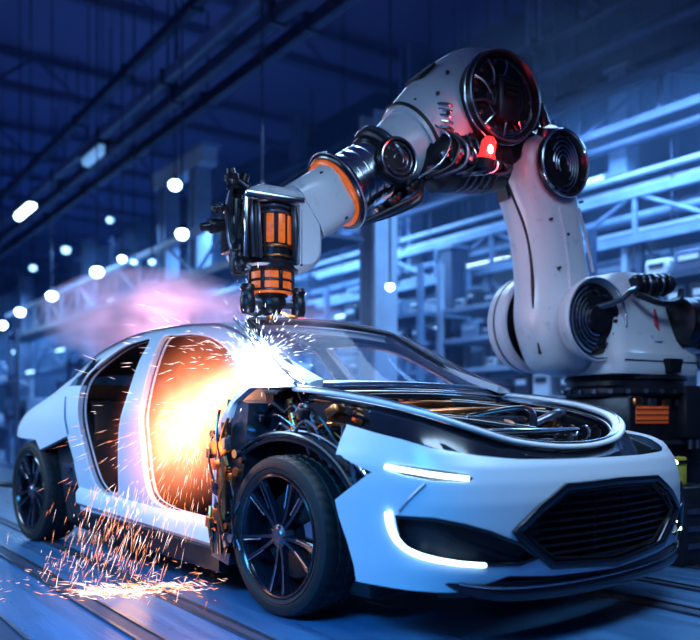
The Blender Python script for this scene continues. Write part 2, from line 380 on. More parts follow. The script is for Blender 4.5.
# cabin interior; dark linings added to keep it dark
mb = MB(); mb.box((-.15, 0, .2), (2.3, 1.62, .08), bev=.02); mb.box((-.15, 0, .30), (2.2, .26, .16), bev=.05); mb.build('floor_pan', M['liner'], car)
hg = [[V((s[0], t*(s[2]-.05), s[3]-.045+(s[1]-s[3])*(1-t*t)*.8)) for t in (-1, -.6, -.2, .2, .6, 1)] for s in ST[4:10]]
mb = MB(); mb.patch(hg); mb.build('headliner', M['liner'], car, solid=.01)
mb = MB(); mb.prism([(-1.28, -.78, .2), (-1.28, .78, .2), (-1.28, .78, .98), (-1.28, .62, 1.1), (-1.28, -.62, 1.1), (-1.28, -.78, .98)], (.04, 0, 0)); mb.build('rear_bulkhead', M['liner'], car)
mb = MB(); mb.patch([[V((x, y, z)) for y in (-.55, 0, .55)] for x, z in ((-.73, 1.375), (-1.0, 1.27), (-1.3, 1.14), (-1.48, 1.06))]); mb.build('rear_window', M['tint'], car, solid=.006)
mb = MB()
for sy in (-1, 1):
    mb.box((-.75, sy*.36, .45), (.5, .66, .16), bev=.05); mb.box((-1.02, sy*.36, .74), (.16, .66, .5), Matrix.Rotation(-.25, 3, 'Y'), bev=.05)
st = mb.build('rear_seat', M['black'], car)
mb = MB(); mb.cyl((-1.0, -.7, .97), (-1.0, .7, .97), .018); mb.build('seat_rail', M['chrome'], st)
for side in (-1, 1):
    mb = MB(); mb.patch([[V((x, side*(.80 if side > 0 else .78), z)) for z in (.22, .55, .90)] for x in ((-.6, 0, .6, 1.0) if side > 0 else (-1.25, -1.1, -.9, -.72))]); mb.build('added_dark_trim', M['liner'], car, solid=.02)
# cowl, windscreen, firewall
def bowed(x0, y, bow): return x0+bow*(1-(y/.75)**2)
YS = [-.74+1.48*i/14 for i in range(15)]
mb = MB(); mb.patch([[V((bowed(1.30+dx, y, .10), y, z+.012*(1-(y/.75)**2))) for y in YS] for dx, z in ((-.18, .93), (-.06, 1.0), (0, 1.012), (.05, .99), (.09, .93))]); cw = mb.build('cowl_panel', M['gloss'], car, solid=.012)
mb = MB(); mb.tube([(bowed(1.31, y, .10), y, 1.02+.012*(1-(y/.75)**2)) for y in YS], .011, 8, 2); mb.build('screen_sill_strip', M['chrome'], cw)
mb = MB(); mb.tube([(bowed(1.40, y, .10), y, .975+.012*(1-(y/.75)**2)) for y in YS], .007, 8, 2); mb.build('cowl_edge_strip', M['chrome'], cw)
mb = MB(); mb.box((1.16, 0, .6), (.05, 1.5, .74)); mb.build('firewall', M['liner'], car)
mb = MB(); mb.sweep([(.98, y, .90) for y in (-.72, -.4, 0, .4, .72)], rrect(.22, .2, .06)); mb.build('dashboard', M['black'], car)
gl = []
for t in [i/6 for i in range(7)]:
    x = .67+(1.36-.67)*t; w = .53+(.68-.53)*t; z = 1.375+(1.0-1.375)*t-.012*math.sin(t*PI)
    gl.append([V((x+.07*(1-q*q)*t+.01, q*w, z+.022*(1-q*q))) for q in (-1, -.7, -.35, 0, .35, .7, 1)])
mb = MB(); mb.patch(gl); mb.build('windscreen', M['glass'], car, solid=.005)
for side in (-1, 1):
    ed = [V((.67, side*.54, 1.372)), V((.9, side*.575, 1.248)), V((1.15, side*.625, 1.112)), V((1.38, side*.69, 1.005))]
    mb = MB(); mb.tube(ed, .02, 8, 5); mb.build('pillar_inner_trim', M['black'], car)
    mb = MB(); mb.sweep(cr([p+V((-.01, -side*.03, -.02)) for p in ed], 4), rrect(.06, .03, .008, 2)); mb.build('pillar_lining', M['black'], car)
    mb = MB(); mb.tube([p+V((0, side*.085, .012)) for p in ed], .010, 8, 5); mb.build('pillar_bright_strip', M['chrome'], car)
HD = [V((.668+.012*(1-(y/.54)**2), y, 1.385+.026*(1-(y/.54)**2))) for y in (-.54, -.3, 0, .3, .54)]
mb = MB(); mb.tube([p+V((.01, 0, -.012)) for p in HD], .018, 8, 5); mb.build('header_trim', M['black'], car)
mb = MB(); mb.tube([p+V((-.01, 0, .012)) for p in HD], .008, 8, 5); mb.build('header_bright_strip', M['chrome'], car)
# front arch liners, inner wings
for side in (-1, 1):
    arc = [(1.42+.55*math.cos(a), .33+.46*math.sin(a)) for a in [math.radians(-8+4*i) for i in range(50)]]
    g = [[V((x, side*y, z-dz)) for x, z in arc] for y, dz in ((.88, .02), (.84, 0), (.55, 0), (.52, .03))]
    mb = MB(); mb.patch(g); al = mb.build('wheel_arch_liner', M['liner'], car, solid=.012)
    mb = MB(); mb.tube([(x, side*.87, z+.004) for x, z in arc[4:48]], .011, 8, 1); mb.build('arch_edge', M['gloss'], al)
    mb = MB(); mb.tube([(x, side*.80, z+.012) for x, z in arc[12:44]], .008, 8, 1); mb.build('arch_rib', M['steel'], al)
    mb = MB(); mb.patch([[V((x, side*.70, z0)), V((x, side*.69, (z0+z1)/2)), V((x, side*.70, z1))] for x, z0, z1 in ((1.2, .4, .93), (1.5, .45, .93), (1.8, .45, .88), (2.1, .4, .80), (2.3, .35, .72))]); mb.build('inner_wing', M['liner'], car, solid=.015)
    arr = [(-1.45+.44*math.cos(a), .34+.42*math.sin(a)) for a in [math.radians(-5+5*i) for i in range(39)]]
    mb = MB(); mb.patch([[V((x, side*y, z)) for x, z in arr] for y in (.82, .5)]); mb.build('rear_arch_liner', M['liner'], car, solid=.012)
mb = MB(); mb.box((.2, 0, .16), (3.3, 1.5, .1), bev=.03); mb.box((1.75, 0, .25), (.9, 1.1, .12), bev=.02); mb.build('underbody', M['liner'], car)
# bonnet aperture frame
NR = [(1.36, -.745, .992), (1.6, -.735, .968), (1.85, -.72, .932), (2.0, -.695, .900), (2.13, -.64, .862), (2.22, -.54, .815), (2.28, -.38, .768), (2.31, -.18, .744), (2.315, 0, .738)]
loop = NR+[(x, -y, z) for x, y, z in NR[-2::-1]]
mb = MB(); mb.sweep(cr(loop, 5), rrect(.062, .022, .009, 3)); hf = mb.build('bonnet_frame', M['frame'], car)
mb = MB(); mb.sweep([p+V((.0, 0, -.035)) for p in cr([(x*.985+.02, y*.93, z) for x, y, z in loop], 5)], rrect(.03, .03, .008, 2)); mb.build('bonnet_seal', M['gloss'], hf)
mb = MB(); mb.tube([p+V((0, 0, .016)) for p in cr([(x, y*1.03, z) for x, y, z in loop], 5)], .006, 6, 1); mb.build('bright_edge', M['chrome'], hf)
mb = MB(); mb.patch([[p+V((0, 0, -.02)), p*1.0+V((.05, 0, -.05)) if abs(p.y) < .4 else p+V((.02, math.copysign(.05, p.y), -.055)), V((p.x*1.0+.07, p.y*1.12, p.z-.12))] for p in cr(loop[2:-2], 4)]); mb.build('bonnet_gap_panel', M['gloss'], car, solid=.008)

# front bumper skin
HALF = [(1.84, -.945), (2.05, -.94), (2.25, -.90), (2.39, -.80), (2.47, -.62), (2.52, -.33), (2.54, 0)]
PLAN = HALF+[(x, -y) for x, y in HALF[-2::-1]]
def plan(s):
    n = len(PLAN)-1; f = min(max(s, 0), 1)*n; i = min(int(f), n-1); t = f-i
    a, b, c, d = [V((*PLAN[max(0, min(n, q))], 0)) for q in (i-1, i, i+1, i+2)]
    return .5*((2*b)+(c-a)*t+(2*a-5*b+4*c-d)*t*t+(3*b-a-3*c+d)*t**3)
ZO = [(.0, .10), (.15, .06), (.3, .01), (.45, 0), (.55, 0), (.62, .012), (.68, .035), (.73, .075), (.78, .14), (.86, .28)]
def interp(z, tab):
    if z <= tab[0][0]: return tab[0][1]
    for (a, b), (c, d) in zip(tab, tab[1:]):
        if z <= c: return b+(d-b)*(z-a)/(c-a)
    return tab[-1][1]
def fas(s, z, off=0.0):
    p = plan(s); t = plan(min(s+.003, 1))-plan(max(s-.003, 0)); t.normalize(); n = V((t.y, -t.x, 0))
    p = p-n*interp(z, ZO)*max(.35, n.x)+n*off
    return V((p.x, p.y, z))
ZT = [(0, .835), (.03, .825), (.07, .805), (.128, .782), (.188, .752), (.293, .722), (.36, .706), (.43, .70), (.5, .70)]
def ztop(s): return interp(min(s, 1-s), ZT)
NS, NZ = 120, 30
g = []
for i in range(NS+1):
    s = i/NS; zt = ztop(s); g.append([fas(s, .235+(zt-.235)*(1-(1-j/NZ)**1.25)) for j in range(NZ+1)])
mb = MB(); mb.patch(g); bumper = mb.build('bumper_skin', M['paint'], car, solid=.022)
GR = [(-.615, .445), (-.50, .525), (-.345, .598), (0, .606), (.345, .598), (.50, .525), (.615, .445), (.52, .37), (.42, .305), (0, .272), (-.42, .305), (-.52, .37)]
GR = [(y*.99, z) for y, z in GR]
NOTCH = [(1.6, .715), (1.866, .715), (1.90, .70), (2.055, .657), (1.862, .54), (1.6, .54)]
ARCH = [(1.6, .56), (1.858, .54), (1.885, .47), (1.93, .385), (1.965, .30), (1.985, .1), (1.6, .1)]
EYE = [(2.17, .515), (2.33, .50), (2.44, .455), (2.50, .395), (2.53, .33), (2.44, .325), (2.30, .355), (2.20, .41)]
def eye_prism(side):
    m = MB(); d = V((.62, side*.78, 0)).normalized()
    pts = [fas(s if side < 0 else 1-s, z) for s, z in EYE_S]
    m.prism([p+d*.1 for p in pts], -d*.19); return m
EYE_S = [(.135, .50), (.2, .50), (.255, .478), (.298, .45), (.345, .40), (.372, .34), (.345, .325), (.28, .335), (.215, .35), (.165, .375), (.142, .43)]
HEAD_S = [(.107, .692), (.16, .684), (.215, .672), (.262, .657), (.272, .642), (.258, .630), (.2, .633), (.15, .648), (.112, .668)]
def head_prism(side):
    m = MB(); d = V((.5, side*.86, 0)).normalized()
    pts = [fas(s if side < 0 else 1-s, z) for s, z in HEAD_S]
    m.prism([p+d*.1 for p in pts], -d*.17); return m
cut(bumper, [xprism(GR, 2.25, 2.9), yprism(NOTCH), yprism(ARCH), eye_prism(-1), eye_prism(1), head_prism(-1), head_prism(1),
             xprism([(-.80, .2), (-.80, .236), (-.62, .285), (-.4, .262), (0, .245), (.4, .262), (.62, .285), (.80, .236), (.80, .2)], 2.2, 2.9)], 32)
# grille: dark pan, hexagonal rim, louvres
mb = MB(); mb.patch([[fas(.5+(-.185+.37*i/24), z, -.085) for i in range(25)] for z in (.25, .35, .45, .55, .62)]); gp = mb.build('grille', M['black'], car, solid=.01)
def on_y(y, z, off=0.0):   # point of the skin at y, z
    lo, hi = .2, .8
    for _ in range(24):
        m_ = (lo+hi)/2
        if fas(m_, z).y < y: lo = m_
        else: hi = m_
    return fas((lo+hi)/2, z, off)
rim = []
for i in range(len(GR)):
    (y0, z0), (y1, z1) = GR[i], GR[(i+1) % len(GR)]
    for t in range(5): rim.append(on_y(y0+(y1-y0)*t/5, z0+(z1-z0)*t/5, .004))
mb = MB(); mb.sweep(rim, rrect(.03, .022, .006, 2), (1, 0, 0), True); mb.build('grille_rim', M['gloss'], gp)
rim2 = [p+V((-.03, 0, 0)) for p in [on_y(q.y*.9, .44+(q.z-.44)*.86, .0) for q in rim]]
mb = MB(); mb.sweep(rim2, rrect(.012, .03, .004, 2), (1, 0, 0), True); mb.build('grille_inner_rim', M['dark'], gp)
def grw(z):
    return interp(z, [(.272, .1), (.305, .42), (.37, .52), (.445, .615), (.525, .5), (.598, .345), (.606, .2)])
for k in range(9):
    z = .312+.031*k; w_ = grw(z)-.06
    mb = MB(); mb.sweep([on_y(-w_+2*w_*t/10, z, -.045) for t in range(11)], [(-.02, -.004), (.02, -.009), (.02, -.003), (-.02, .006)], (0, 0, 1)); mb.build('grille_louvre', M['dark'], gp)
for y in (-.11, .11):
    mb = MB(); mb.sweep([on_y(y, z, -.05) for z in (.29, .4, .5, .59)], rrect(.018, .018, .004, 2), (0, 1, 0)); mb.build('grille_post', M['dark'], gp)
for side in (-1, 1):
    fs = (lambda s, z, off=0.0, sd=side: fas(s if sd < 0 else 1-s, z, off))
    mb = MB(); mb.patch([[fs(s, z, -.04) for s in (.12, .17, .22, .27, .32, .36, .385)] for z in (.31, .38, .45, .51)]); ep = mb.build('air_intake', M['black'], car, solid=.008)
    mb = MB(); mb.sweep([fs(s, z, .003) for s, z in EYE_S], rrect(.014, .014, .004, 2), (1, side, 0), True); mb.build('intake_rim', M['gloss'], ep)
    for k in range(4):
        mb = MB(); mb.sweep([fs(.20+.03*k+.012*t, .475-.028*k-.012*t, -.02) for t in range(6)], rrect(.008, .02, .003, 2)); mb.build('intake_vane', M['dark'], ep)
    DRL = [(.122, .515), (.124, .475), (.132, .43), (.148, .395), (.172, .37), (.205, .355), (.245, .343), (.29, .333)]
    mb = MB(); mb.sweep(cr([fs(s, z, .006) for s, z in DRL], 5), lambda t: rrect(.026-.012*t, .016, .005, 2), (1, side, 0)); mb.build('daytime_running_light', M['led'], car)
    mb = MB(); mb.patch([[fs(s, z, -.022) for s in (.10, .14, .18, .22, .26, .28)] for z in (.62, .66, .70)]); hp = mb.build('headlight', M['gloss'], car, solid=.006)
    mb = MB(); mb.sweep(cr([fs(s, z, .0) for s, z in ((.113, .680), (.16, .667), (.21, .654), (.25, .646), (.262, .643))], 5), lambda t: rrect(.024-.004*t, .016, .005, 2), (0, 0, 1)); mb.build('led_strip', M['led'], hp)
    mb = MB(); mb.tube([fs(s, z, .003) for s, z in ((.185, .625), (.165, .585), (.14, .52))], .005, 6, 3); mb.build('panel_seam', M['chrome'], car)
# lower lip
g = []
for i in range(61):
    s = .205+.59*i/60; e = abs(s-.5)/.295
    zb = .165+.085*e**3
    k = 1-e**5
    g.append([fas(s, zb+.03+.055*k, -.012), fas(s, zb+.03+.03*k, -.01+.03*k), fas(s, zb+.03, -.01+.045*k), fas(s, zb+.03-.018*k, -.01+.045*k), fas(s, zb+.03-.03*k, -.01), fas(s, zb, -.15)])
mb = MB(); mb.patch(g); sp = mb.build('front_splitter', M['gloss'], car, solid=.008)
mb = MB(); mb.tube([q[1]+V((0, 0, .004)) for q in g[4:-4]], .005, 6, 1); mb.build('splitter_edge', M['chrome'], sp)
mb = MB(); mb.patch([[fas(.2+.6*i/30, z, -.06) for i in range(31)] for z in (.2, .26, .31)]); mb.build('lower_air_duct', M['black'], car, solid=.01)

for side in (-1, 1):
    sc2 = [.70, .715, .73] if side > 0 else [.30, .285, .27]
    mb = MB(); mb.sweep(cr([fas(.5+side*.205, .56, .004), fas(.5+side*.215, .46, .004), fas(.5+side*.222, .36, .004), fas(.5+side*.20, .29, .004)], 5), lambda t: rrect(.012+.03*math.sin(t*PI), .012, .004, 2), (1, 0, 0)); mb.build('air_curtain', M['gloss'], car) if side > 0 else mb.bm.free()
# engine bay
er = random.Random(3)
mb = MB(); mb.patch([[V((x, y, .50)) for y in (-.7, 0, .7)] for x in (1.15, 1.7, 2.35)]); mb.build('bay_floor', M['liner'], car, solid=.02)
mb = MB(); mb.box((1.72, .02, .68), (.46, .62, .26), bev=.03); mb.box((1.72, .02, .82), (.36, .44, .05), bev=.015)
eb = mb.build('engine_block', M['dark'], car)
for k in range(7):
    mb = MB(); mb.box((1.56+.055*k, .02, .855), (.022, .42, .03), bev=.004); mb.build('cooling_fin', M['steel'], eb)
for k in range(4):
    mb = MB(); mb.cyl((1.50, -.3+.2*k, .80), (1.50, -.3+.2*k, .885), .035, n=16); mb.cyl((1.50, -.3+.2*k, .885), (1.50, -.3+.2*k, .90), .022, n=12); mb.build('coil_cap', M['copper'], eb)
for k, (a, b, c, r, mm) in enumerate([((1.42, -.55, .90), (1.55, -.1, .93), (1.5, .5, .93), .018, 'copper'), ((1.45, -.45, .87), (1.7, .1, .90), (1.75, .6, .90), .014, 'copper'),
        ((1.5, -.6, .86), (1.8, -.3, .86), (2.05, .1, .80), .022, 'gloss'), ((1.95, -.5, .80), (2.1, -.1, .80), (2.05, .45, .80), .016, 'chrome'),
        ((1.4, -.2, .95), (1.6, .2, .93), (1.85, .5, .88), .02, 'gloss'), ((1.9, .15, .78), (2.0, .35, .88), (1.85, .6, .86), .024, 'steel'), ((1.65, .1, .86), (1.9, .25, .90), (2.0, .15, .78), .02, 'gloss'),
        ((1.55, -.68, .83), (1.8, -.66, .84), (2.1, -.55, .77), .015, 'copper'), ((1.3, -.62, .93), (1.5, -.64, .90), (1.75, -.6, .84), .012, 'chrome'), ((1.3, -.5, .95), (1.35, .1, .97), (1.35, .55, .96), .014, 'copper')]):
    mb = MB(); mb.tube([a, b, c], r, 10, 8); mb.build('coolant_pipe', M[mm], car)
mb = MB(); mb.box((1.62, .50, .80), (.22, .2, .18), bev=.02); mb.box((1.62, .50, .90), (.2, .17, .02), bev=.006); bt = mb.build('battery', M['black'], car)
for s in (-1, 1):
    mb = MB(); mb.cyl((1.62+s*.07, .5, .905), (1.62+s*.07, .5, .93), .014, n=10); mb.build('terminal', M['copper'], bt)
mb = MB(); mb.box((1.93, -.38, .74), (.2, .26, .12), bev=.03); mb.cyl((1.93, -.38, .80), (1.93, -.38, .83), .035, n=16); mb.build('coolant_reservoir', M['steel'], car)
mb = MB(); mb.box((1.43, -.05, .90), (.14, .42, .07), bev=.02)
for k in range(5): mb.box((1.43, -.2+.075*k, .94), (.11, .03, .02), bev=.004)
mb.build('fuse_box', M['copper'], car)
for k, (x, y, z) in enumerate(((2.02, .42, .775), (1.55, -.52, .86))):
    mb = MB()
    mb.tube([(x+.045*math.cos(a*.6), y+a*.0105-.11, z+.045*math.sin(a*.6)) for a in range(0, 45)], .008, 6, 2); mb.build('coil_spring', M['chrome'], car)
for side in (-1, 1):
    mb = MB(); mb.lathe([(0, .0), (.06, .0), (.12, -.03), (.14, -.12), (.15, -.4)], Matrix.Translation((1.45, side*.56, .92)), 24); tw = mb.build('strut_tower', M['dark'], car)
    for k in range(3):
        a = k*2.1; mb = MB(); mb.cyl((1.45+.08*math.cos(a), side*.56+.08*math.sin(a), .89), (1.45+.08*math.cos(a), side*.56+.08*math.sin(a), .93), .012, n=8); mb.build('tower_bolt', M['chrome'], tw)
mb = MB(); mb.box((2.2, 0, .62), (.06, 1.1, .18), bev=.01)
for k in range(24): mb.box((2.235, -.5+.0435*k, .62), (.012, .012, .16))
mb.build('radiator', M['steel'], car)
mb = MB(); mb.sweep([(1.42, -.58, .955), (1.5, -.3, .965), (1.52, 0, .968), (1.5, .3, .965), (1.42, .58, .955)], rrect(.05, .028, .01)); mb.build('strut_brace', M['gloss'], car)
# dense small fittings between arch liner and bay on the near side
for k in range(40):
    x = er.uniform(1.0, 1.9); y = er.uniform(-.84, -.60); zc = .80+.10*math.sin(min(max((x-.95)/.95, 0), 1)*PI)
    z = er.uniform(zc-.1, zc+.03) if x < 1.8 else er.uniform(.56, .76); mm = er.choice(('dark', 'dark', 'copper', 'steel', 'gloss'))
    mb = MB()
    if k % 3 == 0: mb.cyl((x, y, z-.04), (x+er.uniform(-.03, .03), y, z+.04), er.uniform(.012, .03), n=14); mb.cyl((x, y, z+.04), (x, y, z+.05), .012, n=10)
    elif k % 3 == 1: mb.box((x, y, z), (er.uniform(.04, .1), er.uniform(.03, .06), er.uniform(.03, .07)), Matrix.Rotation(er.uniform(-.5, .5), 3, 'Y'), bev=.006)
    else: mb.tube([(x-.08, y, z-.02), (x, y-.01, z+.03), (x+.08, y, z-.01)], er.uniform(.006, .012), 8, 6)
    mb.build('bay_fitting', M[mm], car)
for k in range(30):    # fittings and wires on the hinge pillar and bulkhead in front of the door; copper ones paint the orange glow
    x = er.uniform(.96, 1.22); y = -er.uniform(.93, .965); z = er.uniform(.28, .80); mm = er.choice(('copper', 'dark', 'steel', 'copper', 'gloss')); mb = MB()
    if k % 3 == 0: mb.box((x, y, z), (er.uniform(.03, .07), .03, er.uniform(.03, .08)), Matrix.Rotation(er.uniform(-.4, .4), 3, 'Y'), bev=.005)
    elif k % 3 == 1: mb.cyl((x, y-.012, z), (x, y+.015, z), er.uniform(.01, .022), n=12)
    else: mb.tube([(x, y, z+.1), (x+er.uniform(-.05, .05), y-.015, z), (x+er.uniform(-.04, .04), y, z-.12)], er.uniform(.004, .008), 6, 6)
    mb.build('pillar_fitting', M[mm], car)
for k in range(10):
    x = er.uniform(1.4, 2.0); y = er.uniform(-.3, .5); mb = MB(); mb.cyl((x, y, .80), (x+.02, y, .90-.06*(x-1.4)/.6), er.uniform(.015, .03), n=14); mb.build('orange_glint_part', M['copper'], car)  # copper parts added to stand for warm orange glints
for k in range(16):
    x = er.uniform(1.15, 1.6); y = er.uniform(-.84, -.62); x2 = x+er.uniform(.15, .42); z0 = er.uniform(.78, .90); z1 = er.uniform(.66, .84)
    mb = MB(); mb.tube([(x, y, z0), ((x+x2)/2, y-.02, max(z0, z1)+er.uniform(-.02, .05)), (x2, y+.02, z1), (x2+.04, y+.05, z1-.12)], er.uniform(.004, .009), 6, 6); mb.build('bay_cable', M[er.choice(('gloss', 'copper', 'steel', 'chrome'))], car)
for k in range(22):
    x = er.uniform(1.95, 2.2); y = er.uniform(-.45, .62)
    if k > 10: x = er.uniform(1.5, 2.0)
    mb = MB(); z = .70+.1*(2.2-x)/.7
    mb.box((x, y, z), (er.uniform(.04, .1), er.uniform(.04, .1), er.uniform(.05, .13)), Matrix.Rotation(er.uniform(-.4, .4), 3, 'Z'), bev=.008); mb.build('bay_component', M[er.choice(('dark', 'steel', 'black', 'dark'))], car)
for k in range(3):
    mb = MB(); mb.ball((1.46+.02*k, -.62+.05*k, .90-.02*k), .007, 8); mb.build('warning_light', M['red'], car)
# side: structure in the notch between arch liner and bumper
mb = MB(); mb.prism([(1.78, -.80, .82), (2.1, -.80, .76), (2.12, -.80, .5), (1.95, -.80, .34), (1.86, -.80, .5)], (0, .04, 0)); nb = mb.build('notch_bracket', M['dark'], car)
for k in range(8):
    mb = MB(); x = 1.84+.03*k; z = .74-.02*k; mb.tube([(x-.06, -.83, z), (x, -.86, z-.03), (x+.05, -.84, z-.08-.01*k)], .007, 6, 5); mb.build('clip', M['chrome' if k % 2 else 'steel'], nb)
# tail, kept plain behind the shell
mb = MB(); mb.box((-2.2, 0, .5), (.12, 1.2, .4), bev=.04); mb.build('rear_crossmember', M['liner'], car)

# wheels
def make_wheel(px, py, side, steer=0.0):
    m = Matrix.Translation((px, py, .35)) @ Matrix.Rotation(steer, 4, 'Z') @ Matrix.Rotation(PI/2 if side < 0 else -PI/2, 4, 'X')   # local z = outwards
    N = 168
    prof = [(.262, -.10), (.285, -.118), (.315, -.125), (.337, -.115), (.346, -.098), (.349, -.080), (.349, -.062), (.341, -.059), (.341, -.051), (.350, -.048), (.350, -.008), (.342, -.005), (.342, .005), (.350, .008), (.350, .048), (.341, .051), (.341, .059), (.349, .062), (.349, .080), (.346, .098), (.337, .115), (.315, .125), (.296, .124), (.292, .119), (.288, .123), (.272, .116), (.262, .10)]
    mb = MB(); rings = []
    for k in range(N):
        rr = []
        for r, h in prof:
            a = 2*PI*(k+abs(h)*22)/N
            q = .0065 if (k % 4 == 0 and r > .343) else 0
            rr.append(m @ V(((r-q)*math.cos(a), (r-q)*math.sin(a), h)))
        rings.append(rr)
    R = [[mb.bm.verts.new(p) for p in r] for r in rings]
    for k in range(N):
        for j in range(len(prof)-1): mb.face([R[k][j], R[(k+1) % N][j], R[(k+1) % N][j+1], R[k][j+1]])
    w_ = mb.build('wheel', M['rubber'], car, 30)
    mb = MB(); mb.lathe([(.262, .112), (.268, .118), (.262, .122), (.252, .112), (.246, .08), (.24, -.1), (.246, -.105), (.262, -.1)], m, 72, True); mb.build('rim', M['gloss'], w_)
    mb = MB(); mb.torus(m @ Matrix.Translation((0, 0, .116)), .262, .0045, 90, 8); mb.build('rim_lip', M['copper'], w_)  # copper colour puts the orange light on the lip
    for k in range(10):
        mb = MB(); a = 2*PI*k/10+.12*(1 if k % 2 else -1)
        rot = Matrix.Rotation(a, 4, 'Z')
        secs = [(.03, .085, .034, .03), (.10, .082, .026, .026), (.18, .092, .022, .022), (.252, .106, .03, .02)]
        mb.rings([[m @ rot @ V((r, y*wd/2, z0+zz*th/2)) for y, zz in ((-1, -1), (-.55, 1), (.55, 1), (1, -1))] for r, z0, wd, th in secs])
        mb.build('spoke', M['gloss'], w_, 25)
    for k in range(10):
        mb = MB(); a = 2*PI*k/10+.12*(1 if k % 2 else -1)
        p0 = m @ Matrix.Rotation(a, 4, 'Z') @ V((.13, .012, .102)); p1 = m @ Matrix.Rotation(a, 4, 'Z') @ V((.245, .014, .118)); mb.cyl(p0, p1, .0035, n=6)
        mb.build('spoke_edge_highlight', M['chrome'], w_)  # chrome rod drawn as the highlight along each spoke edge
    mb = MB(); mb.lathe([(0, .112), (.03, .112), (.036, .105), (.05, .10), (.056, .08), (.06, .06)], m, 32); mb.build('hub_cap', M['steel'], w_)
    for k in range(5):
        mb = MB(); c = m @ V((.042*math.cos(k*1.2566), .042*math.sin(k*1.2566), .1)); mb.cyl(c, c+(m.to_3x3() @ V((0, 0, .012))), .006, n=6); mb.build('wheel_nut', M['copper'], w_)
    mb = MB(); mb.lathe([(.08, .02), (.19, .02), (.19, .0), (.08, .0)], m, 48, True); mb.lathe([(0, .05), (.07, .05), (.08, .02), (.08, -.05), (0, -.05)], m, 24); mb.build('brake_disc', M['dark'], w_)
    cs = []
    for k in range(9):
        a = math.radians(-25+50*k/8); cs.append([m @ V((r*math.cos(a), r*math.sin(a), h)) for r, h in ((.13, .055), (.21, .055), (.215, .0), (.21, -.03), (.13, -.03))])
    mb = MB(); mb.rings(cs); mb.build('brake_caliper', M['chrome'], w_)
for px_ in (1.45, -1.45):
    for s in (-1, 1): make_wheel(px_, s*.815, s)

# ------------------------------------------------------------------ pedestal and robot (robot local x towards the tool, y towards the car's near side, z up)
R_ROT = math.radians(-150.127); R_LOC = (1.9, 5.65, 0)
ped = thing('robot_pedestal', 'dark steel pedestal with amber panel carrying the white robot arm', 'pedestal', R_LOC, R_ROT)
mb = MB(); mb.box((.06, .10, .5), (.72, .66, 1.0), bev=.02); mb.build('column', M['dark'], ped)
mb = MB(); mb.box((.06, .1, .03), (.95, .85, .06), bev=.01); mb.build('base_plate', M['steel'], ped)
mb = MB(); mb.lathe([(0, 1.0), (.38, 1.0), (.40, 1.02), (.40, 1.05), (.38, 1.07), (.38, 1.10), (.40, 1.11), (.38, 1.138), (0, 1.138)], Matrix.Translation((.10, .10, 0)), 64); tr = mb.build('top_ring', M['dark'], ped)
for k in range(24):
    a = 2*PI*k/24; mb = MB(); mb.cyl((.10+.385*math.cos(a), .10+.385*math.sin(a), 1.03), (.10+.415*math.cos(a), .10+.415*math.sin(a), 1.03), .016, n=6); mb.build('ring_bolt', M['steel'], tr)
mb = MB(); mb.box((.22, .43, .88), (.30, .02, .11), bev=.005)
ap = mb.build('amber_panel', M['amber_dim'], ped)
for k in range(3):
    mb = MB(); mb.box((.22, .444, .845+.035*k), (.31, .012, .008)); mb.build('panel_bar', M['dark'], ap)
mb = MB(); mb.box((-.16, .46, .9), (.3, .1, .34), bev=.015); jb = mb.build('junction_box', M['black'], ped)
for k in range(4):
    mb = MB(); mb.cyl((-.27+.07*k, .5, .72), (-.27+.07*k, .5, .66), .018, n=10); mb.build('cable_gland', M['steel'], jb)
for k in range(5):
    mb = MB(); mb.box((.36-.13*k, .43, .96), (.07, .04, .05), bev=.006); mb.build('clamp', M['steel'] if k % 2 else M['copper'], ped)
mb = MB(); mb.box((.06, .44, .70), (.7, .05, .03), bev=.006); mb.build('ledge', M['steel'], ped)
mb = MB(); mb.box((.06, .44, .58), (.7, .04, .02), bev=.006); mb.build('ledge', M['dark'], ped)
for k in range(4):
    mb = MB(); mb.tube([(-.2-.03*k, .47, .66), (-.22-.04*k, .55, .4), (-.1-.05*k, .5, .12)], .014, 8, 6); mb.build('cable', M['black'], ped)

rob = thing('industrial_robot', 'large white industrial robot arm with dark joints welding the car', 'robot', (R_LOC[0], R_LOC[1], 1.14), R_ROT)
RZ = 1.14
def rbuild(mb, name, m, parent=None, angle=38, solid=0.0):
    bmesh.ops.translate(mb.bm, verts=mb.bm.verts[:], vec=(0, 0, -RZ)); return mb.build(name, m, parent or rob, angle, solid)
YB = Matrix.Rotation(-PI/2, 4, 'X')                       # local z -> +y (towards the viewer side)
def yframe(x, y, z): return Matrix.Translation((x, y, z)) @ YB
def bolts(c, R, n, r=.012, h=.016, parent=None, a0=0.0, m='steel'):
    for k in range(n):
        a = a0+2*PI*k/n; mb = MB(); p = V((c[0]+R*math.cos(a), c[1], c[2]+R*math.sin(a))); mb.cyl(p, p+V((0, h, 0)), r, n=8); rbuild(mb, 'bolt', M[m], parent)
